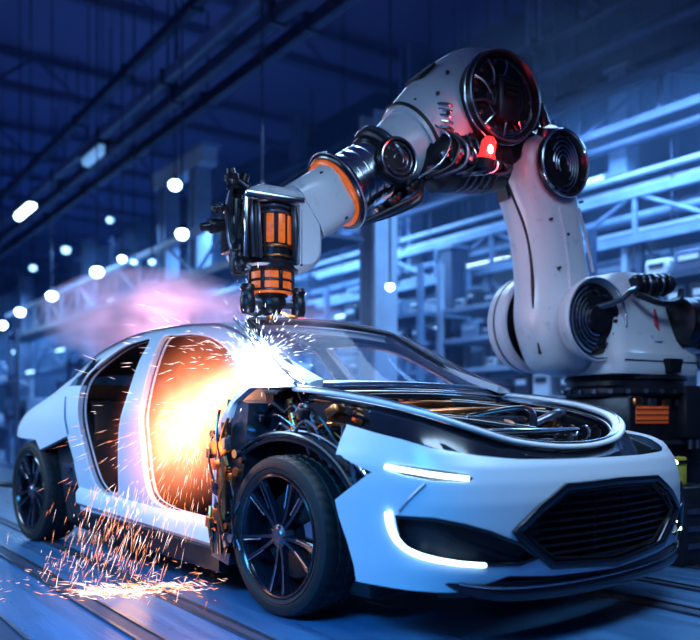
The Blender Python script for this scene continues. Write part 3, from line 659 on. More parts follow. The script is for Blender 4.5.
# turntable casting
secs = []
for z, cx, cy_, wx, wy, r in ((1.14, .125, .12, .77, .62, .08), (1.18, .125, .12, .79, .64, .08), (1.27, .125, .12, .77, .62, .08), (1.31, .125, .11, .72, .56, .10), (1.45, .14, .08, .66, .50, .12), (1.62, .13, .06, .56, .46, .12), (1.76, .10, .05, .44, .40, .12), (1.83, .09, .05, .30, .30, .1)):
    secs.append([V((cx+a, cy_+b, z)) for a, b in rrect(wx, wy, r, 5)])
mb = MB(); mb.rings(secs); tt = rbuild(mb, 'turntable_casting', M['robot'])
mb = MB(); mb.box((.12, .438, 1.225), (.70, .008, .006)); rbuild(mb, 'casting_seam', M['groove'], tt)
mb = MB(); mb.prism([(.06, .365, 1.36), (.13, .365, 1.36), (.15, .36, 1.24+.16), (.04, .36, 1.40)], (0, .02, 0)); rbuild(mb, 'lug', M['robot'], tt)
mb = MB(); mb.prism([(.03, .318, 1.42), (.07, .318, 1.47), (.05, .30, 1.58), (.035, .31, 1.50)], (0, .02, 0)); rbuild(mb, 'red_marking', mat('red_paint', (.6, .05, .1), .5), tt)
mb = MB(); mb.prism([(.10, .44, 1.15), (.02, .44, 1.15), (-.0, .445, 1.24), (.13, .445, 1.24)], (0, .05, 0)); rbuild(mb, 'bracket', M['dark'], tt)
mb = MB(); mb.ball((.40, -.12, 1.90), .12, 20, (1, 1, 1.1)); mb.cyl((.40, -.12, 1.6), (.40, -.12, 1.9), .11, n=24); rbuild(mb, 'balancer_dome', M['robot'])
mb = MB(); mb.prism([(.25, -.05, 1.80), (-.1, -.05, 1.84), (-.18, -.05, 1.78), (.0, -.05, 1.70), (.25, -.05, 1.66)], (0, .22, 0)); rbuild(mb, 'upper_bracket', M['robot'])
mb = MB(); mb.lathe([(0, 0), (.13, 0), (.165, .02), (.17, .1), (.155, .12), (.17, .14), (.17, .5), (.15, .54), (0, .54)], axes((-.10, .34, 1.50), (-1, 0.1, 0)), 40); mo = rbuild(mb, 'drive_motor', M['dark'])
for k in range(10):
    mb = MB(); mb.torus(axes((-.30-.03*k, .36, 1.50), (-1, .1, 0)), .172, .006, 36, 6); rbuild(mb, 'motor_fin', M['steel'], mo)
mb = MB(); mb.cyl((-.18, .5, 1.5), (-.18, .53, 1.5), .05, n=20); rbuild(mb, 'motor_socket', M['steel'], mo)
mb = MB(); mb.lathe([(0, 0), (.06, 0), (.065, .03), (.05, .04), (.065, .05), (.065, .12), (.05, .13), (.07, .15), (.07, .3), (.05, .33), (0, .33)], axes((.22, .28, 1.72), (-1, .1, .12)), 28); ga = rbuild(mb, 'gear_actuator', M['dark'])
for k in range(5):
    mb = MB(); mb.torus(axes((.19-.055*k, .285+.005*k, 1.723+.006*k), (-1, .1, .12)), .07, .009, 28, 6); rbuild(mb, 'actuator_ring', M['steel'] if k % 2 else M['dark'], ga)
mb = MB(); mb.tube([(.25, .34, 1.66), (.12, .42, 1.60), (-.02, .44, 1.62), (-.1, .4, 1.7)], .022, 10, 8); rbuild(mb, 'cable', M['dark'])
mb = MB(); mb.tube([(-.16, .54, 1.47), (-.17, .56, 1.3), (-.24, .55, 1.2), (-.26, .5, 1.16)], .016, 10, 8); rbuild(mb, 'cable', M['black'])
mb = MB(); mb.cyl((-.36, .30, 1.24), (-.36, .44, 1.24), .06, n=24); mb.cyl((-.36, .44, 1.24), (-.36, .46, 1.24), .03, n=16); rbuild(mb, 'rear_socket', M['steel'])
# shoulder
mb = MB(); mb.lathe([(0, -.42), (.30, -.42), (.335, -.40), (.34, -.34), (.328, -.335), (.328, -.325), (.34, -.32), (.34, -.25), (.325, -.235), (.305, -.235), (.30, -.25), (.29, -.33), (0, -.33)], yframe(.54, 0, 1.51), 72); sd = rbuild(mb, 'shoulder_drum', M['robot'])
mb = MB(); mb.lathe([(0, -.322), (.285, -.322), (.285, -.30), (.2, -.28), (.12, -.22), (0, -.22)], yframe(.54, 0, 1.51), 56); rbuild(mb, 'drum_core', M['dark'], sd)
mb = MB(); mb.torus(yframe(.54, -.245, 1.51), .312, .007, 72, 8); rbuild(mb, 'drum_groove', M['groove'], sd)
mb = MB(); mb.torus(yframe(.54, -.33, 1.51), .337, .006, 72, 8); rbuild(mb, 'drum_groove', M['groove'], sd)
# lower arm
secs = []
for z, cx, wx, wy, r in ((1.14, .585, .10, .12, .05), (1.175, .59, .32, .34, .14), (1.27, .60, .44, .42, .17), (1.49, .63, .50, .46, .17), (1.75, .665, .44, .42, .15), (2.05, .725, .42, .40, .14), (2.28, .79, .47, .40, .15), (2.45, .83, .50, .39, .16), (2.57, .83, .46, .37, .16), (2.645, .81, .28, .28, .12), (2.665, .81, .10, .12, .05)):
    secs.append([V((cx+a, b, z)) for a, b in rrect(wx, wy, r, 6)])
n_ = len(secs[0]); cols = [cr([q[j] for q in secs], 5) for j in range(n_)]
mb = MB(); mb.rings([[c[i] for c in cols] for i in range(len(cols[0]))]); la = rbuild(mb, 'lower_arm', M['robot'], angle=50)
mb = MB(); mb.sweep(cr([(1.075, -.0, 2.40), (1.022, .02, 2.28), (.932, .05, 2.05), (.895, .06, 1.85), (.878, .06, 1.6), (.845, .06, 1.42), (.82, .06, 1.27)], 6), rrect(.024, .016, .004, 2), (0, 1, 0)); rbuild(mb, 'arm_seam', M['groove'], la)
mb = MB(); mb.sweep(cr([(.79, .192, 2.18), (.74, .2, 1.95), (.72, .212, 1.75), (.72, .225, 1.5)], 6), rrect(.03, .03, .01, 3), (0, 1, 0)); rbuild(mb, 'arm_rib', M['robot'], la)
mb = MB(); mb.sweep(cr([(.62, .192, 2.2), (.55, .2, 1.98), (.50, .2, 1.8)], 6), rrect(.012, .02, .004, 3), (0, 1, 0)); rbuild(mb, 'arm_rib', M['robot'], la)
mb = MB(); mb.prism([(1.05, -.09, 2.54), (1.085, -.09, 2.38), (1.04, -.09, 2.24), (1.0, -.09, 2.34)], (0, .10, 0)); rbuild(mb, 'slot_cover', M['black'], la)
for (x, y, z) in ((.86, .19, 2.30), (.86, .2, 2.10), (.60, .2, 2.24), (.8, .21, 1.8), (.72, .2, 2.02), (.55, .21, 1.72), (.8, .225, 1.5)):
    mb = MB(); mb.cyl((x, y-.02, z), (x, y+.008, z), .009, n=10); rbuild(mb, 'bolt', M['groove'], la)
# lower right joint cap
mb = MB(); mb.lathe([(.20, .19), (.235, .215), (.258, .29), (.268, .315), (.262, .335), (.245, .335), (.235, .31), (.225, .28), (0, .28)], yframe(.59, 0, 1.48), 72); sc_ = rbuild(mb, 'shoulder_cap_ring', M['robot'])
mb = MB(); mb.lathe([(0, .283), (.222, .283), (.222, .30), (.20, .30), (.19, .29), (.16, .29), (.15, .31), (.09, .315), (.08, .34), (.03, .345), (0, .345)], yframe(.59, 0, 1.48), 56); sk = rbuild(mb, 'cap_core', M['dark'], sc_)
mb = MB(); mb.torus(yframe(.59, .33, 1.48), .25, .008, 72, 8); rbuild(mb, 'cap_bead', M['chrome'], sc_)
bolts((.59, .30, 1.48), .175, 12, .011, .02, sc_)
for k in range(5):
    mb = MB(); r_ = .10+.028*k; mb.tube([(.59+r_*math.cos(a), .318, 1.48+r_*math.sin(a)) for a in [math.radians(-100+k*6+12*i) for i in range(13)]], .008, 8, 2); rbuild(mb, 'cap_hose', M['steel'] if k % 2 else M['chrome'], sc_)
mb = MB(); mb.tube([(.60, .32, 1.55), (.45, .37, 1.60), (.36, .38, 1.66), (.24, .33, 1.70)], .02, 10, 8); rbuild(mb, 'cap_cable', M['steel'], sc_)
# upper joint ring with traces
mb = MB(); mb.lathe([(.12, .16), (.16, .165), (.195, .20), (.205, .23), (.20, .25), (.185, .25), (.18, .235), (.17, .22), (0, .22)], Matrix.Translation((.79, 0, 2.445)) @ Matrix.Diagonal((1, 1, 1.06, 1)) @ YB, 64); uj = rbuild(mb, 'upper_joint_ring', M['dark'])
mb = MB(); mb.torus(yframe(.79, .25, 2.445) @ Matrix.Diagonal((1, 1.06, 1, 1)), .193, .009, 64, 8); rbuild(mb, 'joint_bead', M['chrome'], uj)
for k in range(5):
    r_ = .05+.026*k; mb = MB(); mb.tube([(.79+r_*.8*math.cos(a), .23, 2.445+r_*1.1*math.sin(a)) for a in [math.radians(30*k-60+10*i) for i in range(25)]], .006, 8, 2); rbuild(mb, 'joint_trace', M['chrome'], uj)
bolts((.79, .225, 2.445), .175, 14, .008, .012, uj)
mb = MB(); mb.lathe([(0, 0), (.06, 0), (.07, .02), (.06, .06), (.065, .1), (0, .1)], axes((.84, .12, 2.60), (.25, .5, 1)), 24); hb = rbuild(mb, 'joint_motor', M['steel'])
# elbow
A = V((.82, 0, -.572)).normalized(); E0 = V((1.36, 0, 2.76)); PB = V((.572, 0, .82)).normalized(); YY = V((0, 1, 0))
def q_(t, a=0.0, b=0.0): return E0+A*t+PB*a+YY*b
def fring(t, rp, ry, n=40, da=0.0): return [q_(t, da+rp*math.sin(2*PI*k/n), ry*math.cos(2*PI*k/n)) for k in range(n)]
def flathe(prof, n=48): return [[q_(t, r*math.sin(2*PI*k/n), r*math.cos(2*PI*k/n)) for k in range(n)] for t, r in prof]
TB = [(-.33, .10, .12), (-.30, .19, .22), (-.22, .275, .28), (-.08, .325, .30), (.10, .325, .29), (.28, .30, .27), (.42, .265, .245), (.50, .245, .235), (.54, .225, .225)]
cols = [cr([fring(t, a, b)[j] for t, a, b in TB], 4) for j in range(40)]
mb = MB(); mb.rings([[c[i] for c in cols] for i in range(len(cols[0]))]); eh = rbuild(mb, 'elbow_housing', M['robot'], angle=50)
mb = MB(); mb.rings([fring(.505, .25, .24), fring(.505, .254, .244), fring(.52, .248, .238), fring(.52, .24, .23)], False, True); rbuild(mb, 'housing_seam', M['groove'], eh)
for (t, a, b) in ((.35, .17, .22), (.15, .15, .27), (.38, .05, .26), (.0, -.1, .29), (.3, -.12, .25), (.45, .2, .14), (.2, .24, .2)):
    mb = MB(); p = q_(t, a, b); mb.ball(p, .012, 8); rbuild(mb, 'bolt', M['groove'], eh)
mb = MB(); mb.prism([q_(.30, .293, -.06), q_(.30, .287, .09), q_(.17, .308, .11), q_(.13, .312, -.04)], PB*.016); rbuild(mb, 'vent_cover', M['groove'], eh)
EC = (1.355, 0, 2.72)
mb = MB(); mb.lathe([(.15, .18), (.235, .19), (.262, .25), (.268, .32), (.265, .345), (.252, .35), (.242, .335), (.235, .312), (0, .312)], yframe(*EC), 72); ed_ = rbuild(mb, 'elbow_disc', M['dark'])
mb = MB(); mb.torus(yframe(EC[0], .35, EC[2]), .258, .006, 72, 8); rbuild(mb, 'disc_bead', M['steel'], ed_)
mb = MB(); mb.torus(yframe(EC[0], .31, EC[2]), .27, .006, 72, 8); rbuild(mb, 'disc_bead', M['chrome'], ed_)
for k in range(4):
    r_ = .215+.014*k; mb = MB(); mb.tube([(EC[0]+r_*math.cos(a), .325-.006*k, EC[2]+r_*math.sin(a)) for a in [math.radians(190+8*i+4*k) for i in range(16)]], .006, 8, 2); rbuild(mb, 'disc_hose', M['chrome'], ed_)
mb = MB(); mb.box((EC[0]-.02, .335, EC[2]-.02), (.16, .06, .26), bev=.02); mb.box((EC[0]-.02, .372, EC[2]+.03), (.1, .03, .02)); mb.box((EC[0]-.02, .372, EC[2]), (.1, .03, .02)); mb.box((EC[0]-.02, .372, EC[2]+.06), (.1, .03, .02)); rbuild(mb, 'disc_cover', M['dark'], ed_)
bolts((EC[0], .308, EC[2]), .2, 10, .012, .02, ed_)
mb = MB(); mb.cyl((1.02, .2, 2.66), (1.10, .26, 2.68), .05, n=20); mb.cyl((1.0, .3, 2.62), (1.06, .3, 2.74), .03, n=14); rbuild(mb, 'connector', M['dark'], ed_)
for k, (r_, m_) in enumerate(((.215, 'chrome'), (.13, 'steel'), (.09, 'chrome'))):
    mb = MB(); mb.torus(yframe(EC[0]-.02*(k > 0), .316, EC[2]), r_, .005, 60, 6); rbuild(mb, 'disc_bead', M[m_], ed_)
for k in range(7):
    a = math.radians(-150+38*k); mb = MB(); mb.tube([(EC[0]+.09*math.cos(a), .325, EC[2]+.09*math.sin(a)), (EC[0]+.15*math.cos(a+.3), .335, EC[2]+.15*math.sin(a+.3)), (EC[0]+.225*math.cos(a+.35), .32, EC[2]+.225*math.sin(a+.35))], .008, 8, 5); rbuild(mb, 'disc_hose', M['steel' if k % 2 else 'chrome'], ed_)
for k in range(9):
    mb = MB(); x0 = 1.78-.055*k; mb.tube([(x0, .22+.01*(k % 3), 2.52-.02*k), (x0-.06, .31, 2.42-.012*k), (x0-.02*(k % 4), .30, 2.28), (x0+.10, .22, 2.20+.01*k)], .006+.003*(k % 3), 8, 6); rbuild(mb, 'elbow_cable', M[('chrome', 'dark', 'steel')[k % 3]])
for k in range(8):
    mb = MB(); mb.box((1.30+.065*k, .29, 2.30+.03*(k % 3)), (.04, .03, .05), Matrix.Rotation(.3*k, 3, 'Y'), bev=.006); rbuild(mb, 'elbow_connector', M['steel' if k % 3 else 'dark'])
# dark link between lower arm and elbow, gear motor below, red lamp
mb = MB(); mb.sweep(cr([(.80, -.02, 2.50), (1.0, -.02, 2.56), (1.2, 0, 2.60), (1.4, 0, 2.68)], 5), lambda t: rrect(.30, .24+.08*t, .06, 3), (0, 0, 1)); lk = rbuild(mb, 'elbow_link', M['dark'])
mb = MB(); mb.lathe([(0, 0), (.12, 0), (.16, .02), (.17, .12), (.155, .13), (.17, .14), (.17, .36), (.16, .38), (.18, .39), (.18, .48), (.13, .54), (.08, .58), (0, .58)], axes((1.22, .12, 2.40), (.98, .0, -.10)), 44); gm = rbuild(mb, 'gear_motor', M['dark'])
for k in range(4):
    mb = MB(); mb.torus(axes((1.40+.05*k, .12, 2.382-.005*k), (.98, 0, -.1)), .172, .007, 36, 6); rbuild(mb, 'motor_ring', M['steel'], gm)
mb = MB(); mb.lathe([(.07, -.02), (.10, 0), (.11, .03), (.10, .06), (.07, .06)], yframe(1.46, .2, 2.42), 32); rbuild(mb, 'motor_eye', M['steel'], gm)
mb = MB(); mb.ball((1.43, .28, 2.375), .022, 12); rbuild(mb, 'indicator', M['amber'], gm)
mb = MB(); mb.sweep(cr([(1.75, .12, 2.46), (1.64, .16, 2.36), (1.52, .17, 2.28), (1.36, .15, 2.26), (1.2, .1, 2.33)], 5), rrect(.09, .06, .02, 3), (0, 1, 0)); rbuild(mb, 'lower_bracket', M['dark'], gm)
for k in range(5):
    mb = MB(); mb.tube([(1.74-.02*k, .2+.012*k, 2.5-.03*k), (1.62, .24+.01*k, 2.33-.012*k), (1.4+.02*k, .22, 2.28+.02*k), (1.25, .2, 2.4+.01*k)], .009, 8, 6); rbuild(mb, 'motor_cable', M['black'] if k % 2 else M['steel'], gm)
mb = MB(); mb.sweep([(1.665+.012*math.sin(k*PI), .2, 2.635-.013*k) for k in range(2)], rrect(.1, .1, .03)); rbuild(mb, 'spring_seat', M['dark'])
mb = MB(); mb.tube([(1.69+.062*math.cos(a*.7), .19+.062*math.sin(a*.7), 2.64-.0036*a) for a in range(0, 54)], .010, 8, 2); rbuild(mb, 'coil_spring', M['chrome'])
mb = MB(); mb.lathe([(0, 0), (.052, 0), (.052, .018), (.045, .025), (.042, .10), (.026, .125), (0, .128)], axes((1.495, .34, 2.33), (-.12, .12, 1)), 28); rl = rbuild(mb, 'red_lamp', M['red'])
mb = MB(); mb.ball((1.498, .382, 2.375), .018, 12, (1, .8, 1.5)); rbuild(mb, 'lamp_filament', M['redhot'], rl)
mb = MB(); mb.cyl((1.50, .33, 2.28), (1.495, .34, 2.33), .055, n=24); rbuild(mb, 'lamp_base', M['dark'], rl)
pl = light('red_lamp_light', 'POINT', (0, 0, 0), 4, (1.0, .05, .05), .05); pl.parent = rob; pl.location = (1.46, .50, 2.38-RZ)
# forearm
mb = MB(); mb.rings(flathe([(.50, .20), (.54, .205), (.62, .195), (.74, .172), (.80, .165)])); ft = rbuild(mb, 'forearm_tube', M['robot'])
mb = MB(); mb.rings(flathe([(.735, .165), (.735, .20), (.75, .215), (.775, .215), (.785, .205), (.80, .205), (.81, .19), (.84, .185), (.84, .165)])); wc = rbuild(mb, 'wrist_collar', M['dark'])
mb = MB(); mb.rings(flathe([(.748, .2165), (.755, .221), (.770, .221), (.777, .2165)])); rbuild(mb, 'collar_band', M['steel'], wc)
mb = MB(); mb.rings(flathe([(.83, .165), (.86, .17), (.90, .168), (.905, .16), (.915, .16), (.92, .172), (.96, .172), (.965, .162), (.975, .162), (.98, .172), (1.02, .174), (1.025, .165), (1.035, .165), (1.04, .176), (1.09, .178), (1.10, .16)])); rbuild(mb, 'ribbed_sleeve', M['chrome'])
mc = q_(.80, -.02, .0)
mb = MB(); mb.lathe([(.08, .10), (.115, .12), (.125, .16), (.125, .215), (.118, .225), (.105, .225), (.10, .21), (0, .21)], yframe(mc.x, 0, mc.z), 48); md = rbuild(mb, 'side_motor', M['dark'])
mb = MB(); mb.torus(yframe(mc.x, .222, mc.z), .112, .006, 48, 8); rbuild(mb, 'motor_bead', M['chrome'], md)
for k in range(3):
    mb = MB(); r_ = .03+.028*k; mb.tube([(mc.x+r_*math.cos(a), .216, mc.z+r_*math.sin(a)) for a in [math.radians(40*k+14*i) for i in range(18)]], .005, 6, 2); rbuild(mb, 'motor_trace', M['steel'], md)
bolts((mc.x, .208, mc.z), .085, 10, .007, .012, md)
for k in range(4):
    mb = MB(); mb.tube([tuple(q_(.62+.02*k, -.20-.01*k, .10)), tuple(q_(.74, -.25-.012*k, .12)), tuple(q_(.90, -.235-.012*k, .12-.02*k)), tuple(q_(1.1, -.215, .06-.03*k))], .013, 8, 6); rbuild(mb, 'dress_cable', M['black'] if k != 2 else M['steel'])
for k in range(7):
    mb = MB(); p = q_(.66+.05*k, -.205, .06+.02*(k % 3)); mb.box(p, (.05, .06, .05), Matrix.Rotation(.6, 3, 'Y'), bev=.008); rbuild(mb, 'cable_clamp', M['dark'])
mb = MB(); mb.rings(flathe([(1.085, .15), (1.085, .205), (1.10, .222), (1.125, .226), (1.135, .218), (1.14, .206), (1.135, .19), (1.12, .178)])); fl_ = rbuild(mb, 'flared_ring', M['gloss'])
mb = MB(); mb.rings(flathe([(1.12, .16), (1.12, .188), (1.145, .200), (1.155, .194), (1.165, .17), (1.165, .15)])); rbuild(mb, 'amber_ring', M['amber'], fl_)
mb = MB(); mb.torus(Matrix.Translation(q_(1.118)) @ axes((0, 0, 0), A), .228, .006, 64, 8); rbuild(mb, 'ring_bead', M['chrome'], fl_)
def fsq(t, w, h, r, da=0.0): return [q_(t, da+b, a) for a, b in rrect(w, h, r, 6)]
mb = MB(); mb.rings([fsq(1.13, .29, .28, .12), fsq(1.16, .34, .32, .11), fsq(1.20, .365, .335, .09), fsq(1.36, .375, .335, .08), fsq(1.42, .36, .32, .07)]); wa = rbuild(mb, 'wrist_arm', M['robot'])
mb = MB(); mb.sweep([tuple(q_(1.20, .185, .02)), tuple(q_(1.28, .188, .02)), tuple(q_(1.30, .188, -.06)), tuple(q_(1.38, .186, -.06))], rrect(.008, .006, .002, 2), (.57, 0, .82)); rbuild(mb, 'panel_seam', M['groove'], wa)
mb = MB(); mb.sweep([tuple(q_(1.24, .10, .163)), tuple(q_(1.35, .10, .165)), tuple(q_(1.38, .02, .164)), tuple(q_(1.38, -.12, .164))], rrect(.006, .008, .002, 2), (0, 1, 0)); rbuild(mb, 'panel_seam', M['groove'], wa)
mb = MB(); mb.prism([q_(1.215, -.01, .160), q_(1.215, -.075, .160), q_(1.40, -.05, .158), q_(1.40, -.035, .158)], YY*.006); rbuild(mb, 'red_marking', mat('pink_red_stripe', (.75, .12, .22), .5), wa)
for (t, a) in ((1.25, .13), (1.38, .12), (1.25, -.13), (1.39, -.05)):
    mb = MB(); p = q_(t, a, .155); mb.cyl(p, p+YY*.014, .011, n=12); rbuild(mb, 'bolt', M['dark'], wa)
# wrist head: boxy white housing with an open dark front
secs = []
for y, dw in ((-.17, .08), (-.15, .03), (-.10, 0), (.10, 0), (.155, .02), (.175, .06)):
    secs.append([V((2.665+a, y, 1.845+b)) for a, b in rrect(.44-dw, .43-dw, .11-dw*.4, 7)])
mb = MB(); mb.rings(secs); wh = rbuild(mb, 'wrist_housing', M['robot'])
c1 = MB(); c1.box((2.74, .06, 1.815-RZ), (.30, .30, .33), bev=.02)
cut(wh, [c1])
mb = MB(); mb.box((2.74, -.05, 1.815), (.285, .06, .32)); wb_ = rbuild(mb, 'open_bay', M['black'], wh)
mb = MB(); mb.cyl((2.69, .06, 1.67), (2.69, .06, 1.97), .085, n=36); wm = rbuild(mb, 'wrist_motor', M['dark'])
for k in range(3):
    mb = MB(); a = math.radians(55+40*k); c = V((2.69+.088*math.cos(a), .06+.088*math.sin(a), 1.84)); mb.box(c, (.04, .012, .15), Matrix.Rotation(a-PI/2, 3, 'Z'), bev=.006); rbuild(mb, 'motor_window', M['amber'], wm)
for z in (1.70, 1.75, 1.925, 1.955):
    mb = MB(); mb.torus(Matrix.Translation((2.69, .06, z)), .088, .008, 40, 8); rbuild(mb, 'motor_ring', M['steel'] if z > 1.8 else M['copper'], wm)
for k in range(6):
    mb = MB(); x = 2.585+.012*k if k < 3 else 2.80+.02*(k-3); mb.tube([(x, .12, 1.97), (x+.01, .15, 1.85), (x-.01, .13, 1.68)], .010, 8, 6); rbuild(mb, 'bay_hose', M['steel'] if k % 2 else M['black'], wh)
mb = MB(); mb.box((2.73, .165, 1.99), (.33, .04, .03), bev=.008); rbuild(mb, 'front_frame', M['chrome'], wh)
mb = MB(); mb.box((2.885, .155, 1.83), (.022, .03, .32), bev=.006); rbuild(mb, 'front_post', M['chrome'], wh)
mb = MB(); mb.box((2.58, .165, 1.80), (.012, .02, .30), bev=.004); rbuild(mb, 'front_post', M['gloss'], wh)
mb = MB(); mb.lathe([(0, 1.68), (.13, 1.68), (.15, 1.66), (.15, 1.635), (.125, 1.62), (0, 1.62)], Matrix.Translation((2.69, .03, 0)), 48); tf = rbuild(mb, 'tool_flange', M['dark'])
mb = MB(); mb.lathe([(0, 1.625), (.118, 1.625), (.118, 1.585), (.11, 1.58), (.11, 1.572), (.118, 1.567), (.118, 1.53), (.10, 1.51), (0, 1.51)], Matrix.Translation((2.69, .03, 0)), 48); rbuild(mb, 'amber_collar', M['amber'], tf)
for z in (1.634, 1.576, 1.525):
    mb = MB(); mb.torus(Matrix.Translation((2.69, .03, z)), .12, .007, 48, 8); rbuild(mb, 'collar_ring', M['dark'], tf)
for k in range(8):
    a = 2*PI*k/8; mb = MB(); mb.box((2.69+.12*math.cos(a), .03+.12*math.sin(a), 1.575), (.02, .02, .1), Matrix.Rotation(a, 3, 'Z'), bev=.004); rbuild(mb, 'collar_post', M['dark'], tf)
mb = MB(); mb.lathe([(0, 1.52), (.085, 1.52), (.09, 1.50), (.075, 1.49), (.08, 1.48), (.08, 1.45), (.055, 1.43), (.05, 1.41), (.035, 1.40), (0, 1.40)], Matrix.Translation((2.69, .03, 0)), 40); wt = rbuild(mb, 'weld_tool', M['dark'])
mb = MB(); mb.lathe([(0, 1.405), (.028, 1.405), (.024, 1.39), (.014, 1.372), (0, 1.37)], Matrix.Translation((2.69, .03, 0)), 24); rbuild(mb, 'weld_tip', M['copper'], wt)
for s in (-1, 1):
    mb = MB(); x = 2.69+s*.145; mb.lathe([(0, 1.55), (.034, 1.55), (.04, 1.53), (.034, 1.52), (.034, 1.49), (.04, 1.48), (.04, 1.42), (.03, 1.40), (0, 1.40)], Matrix.Translation((x, .06, 0)), 24); cyl_ = rbuild(mb, 'tool_cylinder', M['dark'], wt)
    mb = MB(); mb.box((2.69+s*.085, .05, 1.46), (.1, .05, .04), bev=.008); rbuild(mb, 'cylinder_arm', M['steel'], wt)
    mb = MB(); mb.tube([(x, .06, 1.41), (x-s*.04, .07, 1.395), (2.69+s*.05, .05, 1.42)], .012, 8, 6); rbuild(mb, 'gas_hose', M['copper'] if s < 0 else M['black'], wt)
# cable connectors hanging at the front of the wrist
for k, (x, y, z, dx, dz, L, r) in enumerate(((2.89, .05, 1.98, -.3, 1, .14, .035), (2.93, .10, 2.02, .2, 1, .10, .03), (2.92, .02, 1.86, 1, -.25, .16, .03), (2.96, .08, 1.92, 1, -.1, .08, .022), (2.88, .08, 1.80, .2, -1, .14, .03), (2.90, .1, 1.70, -.1, -1, .10, .025))):
    mb = MB(); m_ = axes((x, y, z), (dx, .1, dz)); mb.lathe([(0, 0), (r, 0), (r*1.1, .01), (r*.85, .02), (r*1.1, L*.4), (r*1.25, L*.45), (r*1.25, L*.7), (r*.8, L*.75), (r*.7, L), (0, L)], m_, 20); rbuild(mb, 'cable_connector', M['dark'])
for k in range(6):
    mb = MB(); mb.tube([(2.86, .12-.03*k, 2.03), (2.92, .1-.02*k, 2.06-.02*k), (2.95-.015*k, .07, 1.95), (2.94-.01*k, .05+.01*k, 1.82), (2.92, .08, 1.70-.02*k), (2.84, .1, 1.62)], .011, 8, 6); rbuild(mb, 'wrist_hose', M['black'] if k % 3 else M['steel'])
mb = MB(); mb.box((2.905, .0, 1.85), (.04, .2, .26), bev=.01); rbuild(mb, 'hose_bracket', M['dark'])

# ------------------------------------------------------------------ the hall behind
br = random.Random(11)
def inroot(name, label, cat, h, n, z=0.0, group=None): return thing(name, label, cat, hall(h, n, z), HROT, group)   # local x along the hall, local -y away from the camera line
# steel columns
def column(h, n, top, m, label, group=None, w=.26):
    t = inroot('steel_column', label, 'column', h, n, 0, group)
    mb = MB(); mb.box((0, 0, top/2), (w*.8, .05, top)); mb.build('web', m, t)
    for s in (-1, 1):
        mb = MB(); mb.box((s*w*.42, 0, top/2), (.04, w, top)); mb.build('flange', m, t)
    mb = MB(); mb.box((0, 0, .02), (w*1.7, w*1.7, .04)); mb.build('base_plate', m, t)
    return t
column(8.0, 6.05, 4.6, M['pale_steel'], 'pale steel column standing behind the windscreen under the robot forearm', w=.34)
column(13.2, 6.05, 5.25, M['blue_steel'], 'steel column behind the welding head at the end of the gantry', w=.30)
column(14.6, 6.05, 5.25, M['blue_steel'], 'second steel column left of the welding head under the gantry', w=.30)
for i, (h, n) in enumerate(((20, 6.2), (26, 6.2), (33, 6.4), (41, 6.6))):
    column(h, n, 5.2, M['blue_steel'], 'far blurred steel column in the row down the left of the hall', 'columns down the hall')
for i, (h, n) in enumerate(((2.2, 9.2), (5.2, 9.2), (8.2, 9.2), (11.2, 9.2), (15, 9.2), (19, 9.2))):
    column(h, n, 7.5, M['blue_steel'], 'blurred blue steel column of the pipe bridge behind the robot', 'columns of the pipe bridge', .3)
# gantry frame at the left
t = inroot('gantry_beam', 'pale steel beam across two columns at upper left of the welding head', 'beam', 13.9, 6.05, 5.25)
mb = MB(); mb.box((0, 0, .14), (2.2, .3, .28)); mb.build('beam', M['pale_steel'], t)
mb = MB(); mb.box((0, 0, .30), (2.4, .36, .04)); mb.build('cap_plate', M['blue_steel'], t)
# lattice walkways
def lattice(h0, h1, n, z, hgt, label, m, group=None, step=1.2, r=.035):
    t = inroot('lattice_walkway', label, 'walkway', h0, n, z, group); L = h1-h0
    for zz in (0, hgt):
        mb = MB(); mb.box((L/2, 0, zz), (L, .10, .10)); mb.build('chord', m, t)
    mb = MB(); mb.box((L/2, -.28, -.03), (L, .56, .05)); mb.build('deck', M['navy_steel'], t)
    k = int(L/step)
    for i in range(k):
        mb = MB(); mb.cyl((i*step, 0, 0), (i*step, 0, hgt), r, n=8); mb.build('post', m, t)
        mb = MB(); a, b = ((0, hgt) if i % 2 else (hgt, 0)); mb.cyl((i*step, 0, a), ((i+1)*step, 0, b), r*.8, n=8); mb.build('brace', m, t)
lattice(7.9, 24, 5.2, 3.04, .66, 'pale lattice walkway rising from the welding smoke towards the column', M['pale_steel'])
lattice(12, 40, 6.5, 2.3, .7, 'lower lattice walkway far down the left of the hall', M['blue_steel'], step=1.6)
lattice(3.6, 13, 8.4, 3.0, .55, 'blue lattice walkway behind the lower arm of the robot', M['blue_steel'])
lattice(1.0, 9, 8.6, 4.5, .5, 'high lattice walkway at the right above the robot base', M['navy_steel'])
# long pipes, beams, trays along the hall
def run(name, label, cat, h0, h1, n, z, r, m, square=False, group=None):
    t = inroot(name, label, cat, h0, n, z, group); L = h1-h0
    mb = MB()
    if square: mb.box((L/2, 0, 0), (L, r*1.6, r*2), bev=.01)
    else: mb.cyl((0, 0, 0), (L, 0, 0), r, n=16)
    mb.build('run', m, t)
    for i in range(int(L/3)):
        mb = MB(); mb.box((1.5+3*i, 0, 0), (.08, r*2.6, r*2.6)); mb.build('clamp', M['navy_steel'], t)
    for i in range(0, int(L/3), 2):
        mb = MB(); mb.cyl((1.5+3*i, 0, r), (1.5+3*i, 0, min(9.4-z, r+1.3)), .015, n=6); mb.build('hanger', M['navy_steel'], t)
PIPES = [(3.78, .05, 'pale_steel'), (3.92, .04, 'pale_steel'), (4.30, .06, 'navy_steel'), (3.40, .07, 'blue_steel'), (3.18, .05, 'pale_steel'), (2.75, .06, 'pale_steel'), (2.35, .06, 'blue_steel'), (5.15, .06, 'navy_steel'), (5.6, .09, 'navy_steel'), (6.2, .07, 'navy_steel')]  # upper pipes in navy paint the dimming towards the roof
